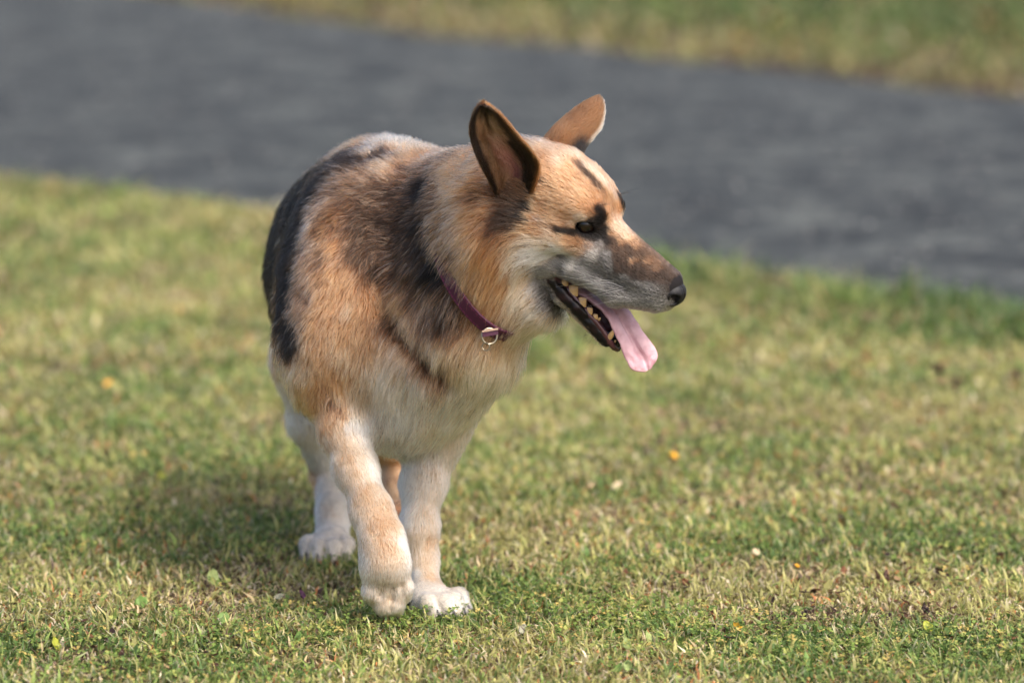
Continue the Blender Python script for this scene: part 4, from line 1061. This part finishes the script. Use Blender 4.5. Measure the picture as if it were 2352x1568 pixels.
    ra = cu.attributes.get('radius') or cu.attributes.new('radius', 'FLOAT', 'POINT')
    ra.data.foreach_set('value', rad.astype(np.float32).ravel())
    ca = cu.attributes.new('fur_color', 'FLOAT_COLOR', 'POINT')
    ca.data.foreach_set('color', colr.ravel())
    return cu

m_fur, t, b = mat_new('fur')
t.nodes.remove(b)
hb_ = t.nodes.new('ShaderNodeBsdfHairPrincipled'); hb_.model = 'CHIANG'; hb_.parametrization = 'COLOR'
a_ = t.nodes.new('ShaderNodeAttribute'); a_.attribute_name = 'fur_color'
t.links.new(a_.outputs['Color'], hb_.inputs['Color'])
hb_.inputs['IOR'].default_value = 1.33; hb_.inputs['Roughness'].default_value = 0.42; hb_.inputs['Radial Roughness'].default_value = 0.65
hb_.inputs['Random Roughness'].default_value = 0.3 if 'Random Roughness' in hb_.inputs else 0
t.links.new(hb_.outputs[0], t.nodes['Material Output'].inputs['Surface'])
fur = link('fur', build_fur(), dog, m_fur)
# ------------------------------------------------------------------ eyes, nose, tongue, teeth, claws, pads, whiskers
def uv_sphere(nu=32, nv=20):
    V, F = [(0, 0, 1)], []
    for i in range(1, nv):
        a = math.pi * i / nv
        for j in range(nu):
            b = 2 * math.pi * j / nu
            V.append((math.sin(a) * math.cos(b), math.sin(a) * math.sin(b), math.cos(a)))
    V.append((0, 0, -1)); V = np.array(V)
    for j in range(nu):
        F.append((0, 1 + j, 1 + (j + 1) % nu))
        F.append((len(V) - 1, 1 + (nv - 2) * nu + (j + 1) % nu, 1 + (nv - 2) * nu + j))
    for i in range(nv - 2):
        for j in range(nu):
            a = 1 + i * nu + j; b = 1 + i * nu + (j + 1) % nu
            F.append((a, a + nu, b + nu, b))
    return V, F

m_eye, t, b = mat_new('eye')
a_ = t.nodes.new('ShaderNodeAttribute'); a_.attribute_name = 'eye_color'
t.links.new(a_.outputs['Color'], b.inputs['Base Color'])
b.inputs['Roughness'].default_value = 0.25; b.inputs['Specular IOR Level'].default_value = 0.3; b.inputs['Coat Weight'].default_value = 0.45; b.inputs['Coat Roughness'].default_value = 0.03
sv, sf = uv_sphere(48, 32)
for s in (-1, 1):
    gaze = unit(HF * 0.72 + HL * s * 0.62 - HU * 0.10)
    ang = np.degrees(np.arccos(np.clip(sv @ gaze, -1, 1)))
    col = np.where((ang < 16)[:, None], srgb(10, 8, 8), np.where((ang < 38)[:, None], srgb(26, 15, 10), srgb(14, 11, 11)))
    me = mesh_from('eye', H(*EYES[s]) + sv * EYE_R * HS, sf)
    add_color(me, 'eye_color', col)
    link('eye', me, dog, m_eye)

# nose leather
nc = hp(1532, 664, 0.0)
def nose_fn(p):
    q = (((p - HO) @ HAX.T) / HS - nc) / 1.13
    e = lambda c, r: (lambda k0, k1: k0 * (k0 - 1) / np.maximum(k1, 1e-9))(np.linalg.norm((q - c) / r, axis=1), np.linalg.norm((q - c) / (np.array(r) ** 2), axis=1))
    d = e(np.array([0, 0, 0.05]), np.array([2.0, 1.75, 1.3]))
    d = smin(d, e(np.array([0.95, 0, -0.1]), np.array([1.0, 1.35, 1.3])), 0.5)
    d = smin(d, e(np.array([0.15, 0, -1.05]), np.array([1.1, 0.95, 0.8])), 0.4)
    for s in (-1, 1):
        h1 = e(np.array([1.45, 0.98 * s, -0.42]), np.array([0.75, 0.46, 0.36]))
        h2 = e(np.array([0.65, 1.5 * s, -0.62]), np.array([1.05, 0.5, 0.2]))
        nq = (hp(1550, 684, -1.15) - nc) / 1.13; nq[1] = abs(nq[1]) * s
        h3 = e(nq, np.array([0.62, 0.5, 0.34]))
        d = -smin(-d, smin(smin(h1, h2, 0.25), h3, 0.2), 0.15)
    gr = np.maximum(np.abs(q[:, 1]) - 0.05, 1.3 - q[:, 0])
    d = -smin(-d, gr, 0.15)
    return d * HS * 1.13
nlo = H(*nc) - 0.035; nhi = H(*nc) + 0.035
V_, Q_ = sdf_mesh(nose_fn, nlo, nhi, 0.0013)
m_nose = mat_plain('nose_leather', srgb(15, 14, 16), 0.42, 0.3, bump=0.4, bscale=900)
link_quads('nose', V_, Q_, dog, m_nose)

# tongue
def sweep_tongue():
    st = [(1300, 645, 0.0, 1.1, 0.55), (1340, 668, 0.0, 1.5, 0.6), (1385, 697, 0.0, 1.75, 0.55), (1418, 727, 0.1, 1.8, 0.5), (1442, 765, 0.2, 1.78, 0.45), (1463, 803, 0.2, 2.0, 0.42), (1477, 828, 0.2, 1.85, 0.38), (1484, 842, 0.2, 1.35, 0.32), (1488, 850, 0.2, 0.5, 0.2)]
    P = np.array([H(*hp(a, b_, l)) for a, b_, l, _, _ in st]); Wd = np.array([q[3] for q in st]); Th = np.array([q[4] for q in st])
    n = 44; t = np.linspace(0, len(st) - 1, n); i = np.clip(t.astype(int), 0, len(st) - 2); f = (t - i)
    def cr(A):
        p0 = A[np.clip(i - 1, 0, None)]; p1 = A[i]; p2 = A[i + 1]; p3 = A[np.clip(i + 2, None, len(st) - 1)]
        ff = f.reshape(-1, *([1] * (A.ndim - 1)))
        return 0.5 * (2 * p1 + (p2 - p0) * ff + (2 * p0 - 5 * p1 + 4 * p2 - p3) * ff ** 2 + (3 * p1 - p0 - 3 * p2 + p3) * ff ** 3)
    C, Wd, Th = cr(P), np.maximum(cr(Wd), 0.05), np.maximum(cr(Th), 0.05)
    tan = unit(np.gradient(C, axis=0))
    blend = np.clip((np.linspace(0, 1, n) - 0.25) / 0.4, 0, 1)[:, None]
    wd = unit(HL * (1 - blend) + camvec((0.86, -0.42, 0.30)) * blend)
    wd = unit(wd - tan * (wd * tan).sum(1, keepdims=True))
    up = unit(np.cross(tan, wd)); up = np.where(((up @ (HU + HF)) < 0)[:, None], -up, up)
    m = 80; V = np.zeros((n, m, 3))
    for k in range(m):
        a = 2 * math.pi * k / m; x = math.cos(a); y = math.sin(a)
        x = math.copysign(abs(x) ** 0.85, x)
        sp = np.linspace(0, 1, n)
        groove = -1.25 * math.exp(-(x / 0.17) ** 2) * np.clip(sp * 2.2, 0, 1) * (1 - 0.3 * sp)
        h = y + (groove if y > 0 else -groove * -0.5) + 0.55 * x * x
        rip = 1 + 0.05 * np.sin(sp * 17 + (1.3 if x > 0 else 0)) * (abs(x) > 0.6)
        V[:, k] = C + wd * (Wd * x * rip * HS)[:, None] + up * (Th * h * HS)[:, None]
    F = [(r * m + k, r * m + (k + 1) % m, (r + 1) * m + (k + 1) % m, (r + 1) * m + k) for r in range(n - 1) for k in range(m)]
    F.append(tuple(range(m))[::-1]); F.append(tuple((n - 1) * m + k for k in range(m)))
    V = V.reshape(-1, 3)
    V = V + (np.stack([fbm(V, 0.006, 300 + k, 2) for k in range(3)], 1) - 0.5) * 0.0022
    return V, F
tv, tf = sweep_tongue()
m_tng, t, b = mat_new('tongue')
b.inputs['Roughness'].default_value = 0.26; b.inputs['Specular IOR Level'].default_value = 0.6
b.inputs['Subsurface Weight'].default_value = 0.1; b.inputs['Subsurface Radius'].default_value = (0.005, 0.002, 0.002)
tc = t.nodes.new('ShaderNodeTexCoord'); n_ = t.nodes.new('ShaderNodeTexNoise'); n_.inputs['Scale'].default_value = 60
cr_ = t.nodes.new('ShaderNodeValToRGB'); cr_.color_ramp.elements[0].color = (*srgb(172, 126, 134), 1); cr_.color_ramp.elements[1].color = (*srgb(204, 164, 170), 1)
cr_.color_ramp.elements[0].position = 0.3; cr_.color_ramp.elements[1].position = 0.7
t.links.new(tc.outputs['Object'], n_.inputs['Vector']); t.links.new(n_.outputs['Fac'], cr_.inputs[0]); t.links.new(cr_.outputs[0], b.inputs['Base Color'])
n2 = t.nodes.new('ShaderNodeTexNoise'); n2.inputs['Scale'].default_value = 650; bp = t.nodes.new('ShaderNodeBump'); bp.inputs['Strength'].default_value = 0.55; bp.inputs['Distance'].default_value = 0.0012
t.links.new(tc.outputs['Object'], n2.inputs['Vector']); t.links.new(n2.outputs['Fac'], bp.inputs['Height']); t.links.new(bp.outputs[0], b.inputs['Normal'])
tme = mesh_from('tongue', tv, tf); link('tongue', tme, dog, m_tng)

# teeth: tapered crowns, each its own piece
m_tooth = mat_plain('tooth', srgb(186, 150, 102), 0.3, 0.5, vary=0.35, bscale=250)
def crown(base, up, fwd, w_, d_, h, cusps=1, curve=0.0):
    side = unit(np.cross(up, fwd)); V, F = [], []
    m = 14; prof = [(-0.5, 0.85), (0, 1.0), (0.3, 0.92), (0.6, 0.64), (0.85, 0.30), (1.0, 0.05)]
    for z, r_ in prof:
        for k in range(m):
            a = 2 * math.pi * k / m; x, y = math.cos(a), math.sin(a)
            zz = z
            if cusps > 1 and z > 0.3: zz = z * (0.62 + 0.38 * max(math.cos(x * 2.6), 0.55 * math.cos((x - 0.8) * 3.2), 0.5 * math.cos((x + 0.8) * 3.2), 0))
            rr = r_ if cusps == 1 else (r_ * 0.85 + 0.15)
            if cusps > 1: y *= (1 - 0.6 * max(z, 0))
            V.append(base + fwd * (x * w_ * rr + curve * max(z, 0) ** 2 * h) + side * (y * d_ * rr) + up * (zz * h))
    for i in range(len(prof) - 1):
        for k in range(m):
            F.append((i * m + k, i * m + (k + 1) % m, (i + 1) * m + (k + 1) % m, (i + 1) * m + k))
    F.append(tuple((len(prof) - 1) * m + k for k in range(m)))
    return mesh_from('tooth', V, F)
jup = unit(HU * 0.88 + HF * 0.35 ); jfw = unit(HF * 0.86 - HU * 0.5)
TEETH = [(1297, 650, -2.75, 0.66, 0.45, 0.85, 2, 0), (1315, 671, -2.65, 1.0, 0.42, 1.4, 2, 0), (1336, 696, -2.55, 0.86, 0.32, 1.15, 2, 0), (1353, 716, -2.35, 0.64, 0.28, 0.85, 2, 0),
         (1367, 728, -2.1, 0.48, 0.26, 0.62, 2, 0), (1376, 733, -1.95, 0.22, 0.2, 0.35, 1, 0), (1400, 774, -1.5, 0.44, 0.38, 1.6, 1, -0.25), (1410, 786, -0.95, 0.26, 0.22, 0.55, 1, 0), (1415, 788, -0.45, 0.24, 0.2, 0.5, 1, 0)]
for px, py, l, w_, d_, h_, cu_, cv in TEETH:
    link('tooth', crown(H(*hp(px, py, l)), jup, jfw, w_ * 0.82 * HS, d_ * 0.9 * HS, h_ * 0.88 * HS, cu_, cv), dog, m_tooth)
    # mirrored tooth on the far side of the jaw
    q = hp(px, py, l)
    link('tooth', crown(H(q[0], -q[1], q[2]), jup, jfw, w_ * HS, d_ * HS, h_ * HS, cu_, cv), dog, m_tooth)

# gum ridge the teeth stand in
m_gum = mat_plain('gum', srgb(76, 44, 48), 0.25, 0.5, vary=0.5, bscale=160, bump=0.3)
for s in (-1, 1):
    st = [(1290, 643, -2.8, 0.5), (1316, 670, -2.7, 0.52), (1336, 696, -2.6, 0.5), (1354, 717, -2.4, 0.45), (1372, 735, -2.15, 0.42), (1388, 757, -1.8, 0.45), (1401, 779, -1.5, 0.58), (1412, 793, -0.9, 0.5), (1420, 797, 0.0, 0.45)]
    V, F, m = [], [], 12
    C_ = []
    for px, py, l, r_ in st:
        q = hp(px, py, l); C_.append((H(q[0], q[1] * -s, q[2] - 0.32), r_ * 0.72))
    for i, (c, r_) in enumerate(C_):
        tg = unit(C_[min(i + 1, len(C_) - 1)][0] - C_[max(i - 1, 0)][0]); s1 = unit(np.cross(tg, jup)); u1 = np.cross(s1, tg)
        for k in range(m):
            a = 2 * math.pi * k / m; V.append(c + (s1 * math.cos(a) + u1 * math.sin(a)) * r_ * HS)
    for i in range(len(C_) - 1):
        for k in range(m): F.append((i * m + k, i * m + (k + 1) % m, (i + 1) * m + (k + 1) % m, (i + 1) * m + k))
    link('gum', mesh_from('gum', V, F), dog, m_gum)

# claws and pads
m_claw = mat_plain('claw', srgb(40, 36, 36), 0.35, 0.5)
for c_, f_, u_, s_ in CLAWS:
    V, F, m = [], [], 8
    sd_ = unit(np.cross(f_, u_)); un = unit(np.cross(sd_, f_))
    for z, r_, dr in ((-0.006, 0.0034, 0), (0.002, 0.0032, 0.0004), (0.008, 0.0022, -0.0008), (0.013, 0.0005, -0.003)):
        for k in range(m):
            a = 2 * math.pi * k / m
            V.append(c_ + s_ * (f_ * z + un * (dr + r_ * math.sin(a)) + sd_ * (r_ * 0.75 * math.cos(a))))
    for i in range(3):
        for k in range(m): F.append((i * m + k, i * m + (k + 1) % m, (i + 1) * m + (k + 1) % m, (i + 1) * m + k))
    F.append(tuple(3 * m + k for k in range(m)))
    link('claw', mesh_from('claw', V, F), dog, m_claw)
m_pad = mat_plain('paw_pad', srgb(34, 32, 36), 0.6, 0.4, bump=0.4, bscale=600)
for px, py, Y, rx, ry in ((938, 1366, -0.160, 11, 25), (905, 1372, -0.160, 20, 16), (872, 1366, -0.160, 12, 16)):
    k = mpp(Y); pv, pf = uv_sphere(20, 12)
    link('paw_pad', mesh_from('paw_pad', at(px, py, Y) + pv * np.array([rx * k, 0.011, ry * k]), pf), dog, m_pad)

# whiskers and brow hairs
def hair_curves(name, strands, radius, colour, parent, rough=0.4):
    n = len(strands); K = len(strands[0]); P = np.array(strands, np.float32)
    cu = bpy.data.hair_curves.new(name); cu.add_curves([K] * n); cu.position_data.foreach_set('vector', P.reshape(-1))
    ra = cu.attributes.get('radius') or cu.attributes.new('radius', 'FLOAT', 'POINT')
    ra.data.foreach_set('value', np.tile(radius * np.linspace(1, 0.25, K), n).astype(np.float32))
    ca = cu.attributes.new('fur_color', 'FLOAT_COLOR', 'POINT')
    ca.data.foreach_set('color', np.tile(np.append(colour, 1), (n * K, 1)).astype(np.float32).ravel())
    return link(name, cu, parent, m_fur)
r = np.random.default_rng(21); wh = []; wk = []
for s in (-1, 1):
    for i in range(13):
        p0 = np.array([r.uniform(5.5, 10.0), 0, r.uniform(-5.8, -4.0)]); p0[1] = s * (np.interp(p0[0], [5, 10], [3.1, 2.3]))
        d0 = unit(np.array([-0.75 + r.normal(0, 0.15), s * 0.5, -0.10 + r.normal(0, 0.18)])); ln = r.uniform(4, 7)
        wh.append([H(*(p0 + d0 * ln * x + np.array([-0.4, 0, -0.8]) * x * x)) for x in np.linspace(0, 1, 8)])
    for i in range(16):
        p0 = np.array([r.uniform(0, 7), 0, 0]); p0[2] = jaw_line(p0[0]) - 1.2; p0[1] = s * np.interp(p0[0], [0, 7], [2.3, 0.8])
        d0 = unit(np.array([-0.2 + r.normal(0, 0.3), s * 0.3, -0.8])); ln = r.uniform(1.2, 2.6)
        wk.append([H(*(p0 + d0 * ln * x)) for x in np.linspace(0, 1, 8)])
    for i in range(6):
        p0 = np.array([0.6, 2.6 * s, 2.6]); d0 = unit(np.array([0.7 + r.normal(0, 0.2), s * 0.3, 0.9])); ln = r.uniform(1.5, 3.0)
        wk.append([H(*(p0 + d0 * ln * x + np.array([0.2, 0, -0.5]) * x * x)) for x in np.linspace(0, 1, 8)])
hair_curves('white_whiskers', wh, 0.00028, srgb(235, 232, 226), dog)
hair_curves('dark_whiskers', wk, 0.00022, srgb(30, 28, 28), dog)
# ------------------------------------------------------------------ collar (worn by the dog, a thing of its own)
collar = bpy.data.objects.new('dog_collar', None); COL.objects.link(collar)
tag(collar, 'narrow plum purple leather collar with metal ring round the neck of the dog', 'collar')
m_strap = mat_plain('plum_leather', srgb(58, 11, 38), 0.55, 0.4, bump=0.2, bscale=400, vary=0.2)
m_thread = mat_plain('thread', srgb(112, 36, 72), 0.7)
m_metal = mat_plain('worn_nickel', srgb(150, 142, 124), 0.32, 0.5, metal=1.0)
m_tan_edge = mat_plain('leather_edge', srgb(150, 124, 104), 0.6)
cn = COLLAR_N; cc_ = COLLAR_C; e1 = unit(np.cross(cn, [0, 0, 1.0])); e2 = unit(np.cross(cn, e1))
NA = 96; ctr = []; rad_out = []
for k in range(NA):
    a = 2 * math.pi * k / NA; dr = e1 * math.cos(a) + e2 * math.sin(a)
    rr = np.linspace(0.02, 0.22, 160); f = S.field(cc_ + dr * rr[:, None])
    i = np.argmax(f > 0); rad_out.append(rr[i]); ctr.append(dr)
rad_out = np.array(rad_out); 
for _ in range(4): rad_out = 0.5 * rad_out + 0.25 * (np.roll(rad_out, 1) + np.roll(rad_out, -1))
ctr = np.array(ctr)
sa, sb = surf(1030, 620), surf(1122, 748); ab = sb - sa
ring_p = cc_ + ctr * rad_out[:, None]; tt = np.clip(((ring_p - sa) @ ab) / (ab @ ab), 0, 1)
lowk = np.clip(1.35 - np.linalg.norm(ring_p - (sa + tt[:, None] * ab), axis=1) / 0.035, 0, 1)
for _ in range(6): lowk = 0.5 * lowk + 0.25 * (np.roll(lowk, 1) + np.roll(lowk, -1))
rad_out += -0.002 + 0.0105 * lowk
CW, CT = 0.0088, 0.0016
V, F = [], []
prof = [(-CW, -CT), (-CW, CT * 0.6), (-CW * 0.92, CT), (CW * 0.92, CT), (CW, CT * 0.6), (CW, -CT)]
for k in range(NA):
    for w_, t_ in prof: V.append(cc_ + ctr[k] * (rad_out[k] + t_) + cn * w_)
m = len(prof)
for k in range(NA):
    for j in range(m):
        F.append((k * m + j, ((k + 1) % NA) * m + j, ((k + 1) % NA) * m + (j + 1) % m, k * m + (j + 1) % m))
link('strap', mesh_from('strap', V, F, False), collar, m_strap)
# stitching: short thread dashes along both edges, one part
V, F = [], []
for side in (-1, 1):
    for k in range(0, NA * 4):
        if k % 2: continue
        ks = [(k + x) / 4.0 for x in (0, 1.3)]
        pts = []
        for kk in ks:
            i0 = int(kk) % NA; fr = kk - int(kk); i1 = (i0 + 1) % NA
            dr = unit(ctr[i0] * (1 - fr) + ctr[i1] * fr); ro = rad_out[i0] * (1 - fr) + rad_out[i1] * fr
            for dw in (-0.0005, 0.0005):
                pts.append(cc_ + dr * (ro + CT + 0.0004) + cn * (side * CW * 0.72 + dw))
        b0 = len(V); V += pts; F.append((b0, b0 + 1, b0 + 3, b0 + 2))
st_o = link('stitching', mesh_from('stitching', V, F, False), collar, m_thread); 

def torus(c, ax, R1, r1, n=40, m=12, arc=(0, 2 * math.pi), flat=1.0):
    ax = unit(ax); a1 = unit(np.cross(ax, [0.3, 0.9, 0.1])); a2 = np.cross(ax, a1); V, F = [], []
    full = abs(arc[1] - arc[0] - 2 * math.pi) < 1e-6
    for i in range(n if full else n + 1):
        a = arc[0] + (arc[1] - arc[0]) * i / n; d = a1 * math.cos(a) + a2 * math.sin(a)
        for j in range(m):
            b_ = 2 * math.pi * j / m
            V.append(c + d * (R1 + r1 * math.cos(b_)) + ax * (r1 * math.sin(b_)))
    N = n if full else n + 1
    for i in range(n):
        for j in range(m):
            F.append((i * m + j, ((i + 1) % N) * m + j, ((i + 1) % N) * m + (j + 1) % m, i * m + (j + 1) % m))
    return V, F
h = BVH.ray_cast(Vector(CAM), Vector(unit(RIGHT * ((1121 - 1176) / FPX) + UPV * ((784 - 770) / FPX) + FWD)))
rY = h[0].y - 0.020 if h[0] is not None else -0.3
V, F = torus(at(1124, 772, rY), (0.25, -1, 0.15), 18 * mpp(rY), 2.6 * mpp(rY)); link('ring', mesh_from('ring', V, F), collar, m_metal)
V, F = torus(at(1116, 796, rY - 0.004), (-0.3, -1, 0.1), 9 * mpp(rY), 1.2 * mpp(rY)); link('split_ring', mesh_from('split_ring', V, F), collar, m_metal)
def slab(name, p0, p1, wdir, w_, th, mat):
    p0, p1 = np.array(p0), np.array(p1); u = unit(p1 - p0); wdir = unit(wdir - u * (u @ wdir)); n = np.cross(u, wdir)
    V = [p + wdir * a * w_ + n * b_ * th for p in (p0, p1) for a, b_ in ((-1, -1), (1, -1), (1, 1), (-1, 1))]
    F = [(0, 1, 2, 3), (7, 6, 5, 4), (0, 4, 5, 1), (1, 5, 6, 2), (2, 6, 7, 3), (3, 7, 4, 0)]
    return link(name, mesh_from(name, V, F, False), collar, mat)
lp = slab('keeper_loop', at(1108, 768, rY - 0.006), at(1144, 762, rY - 0.004), UPV, 6 * mpp(rY), 0.002, m_strap)
eg = slab('loop_edge', at(1107, 761, rY - 0.0075), at(1144, 755, rY - 0.0055), UPV, 2.2 * mpp(rY), 0.0016, m_tan_edge)
eg.parent = lp
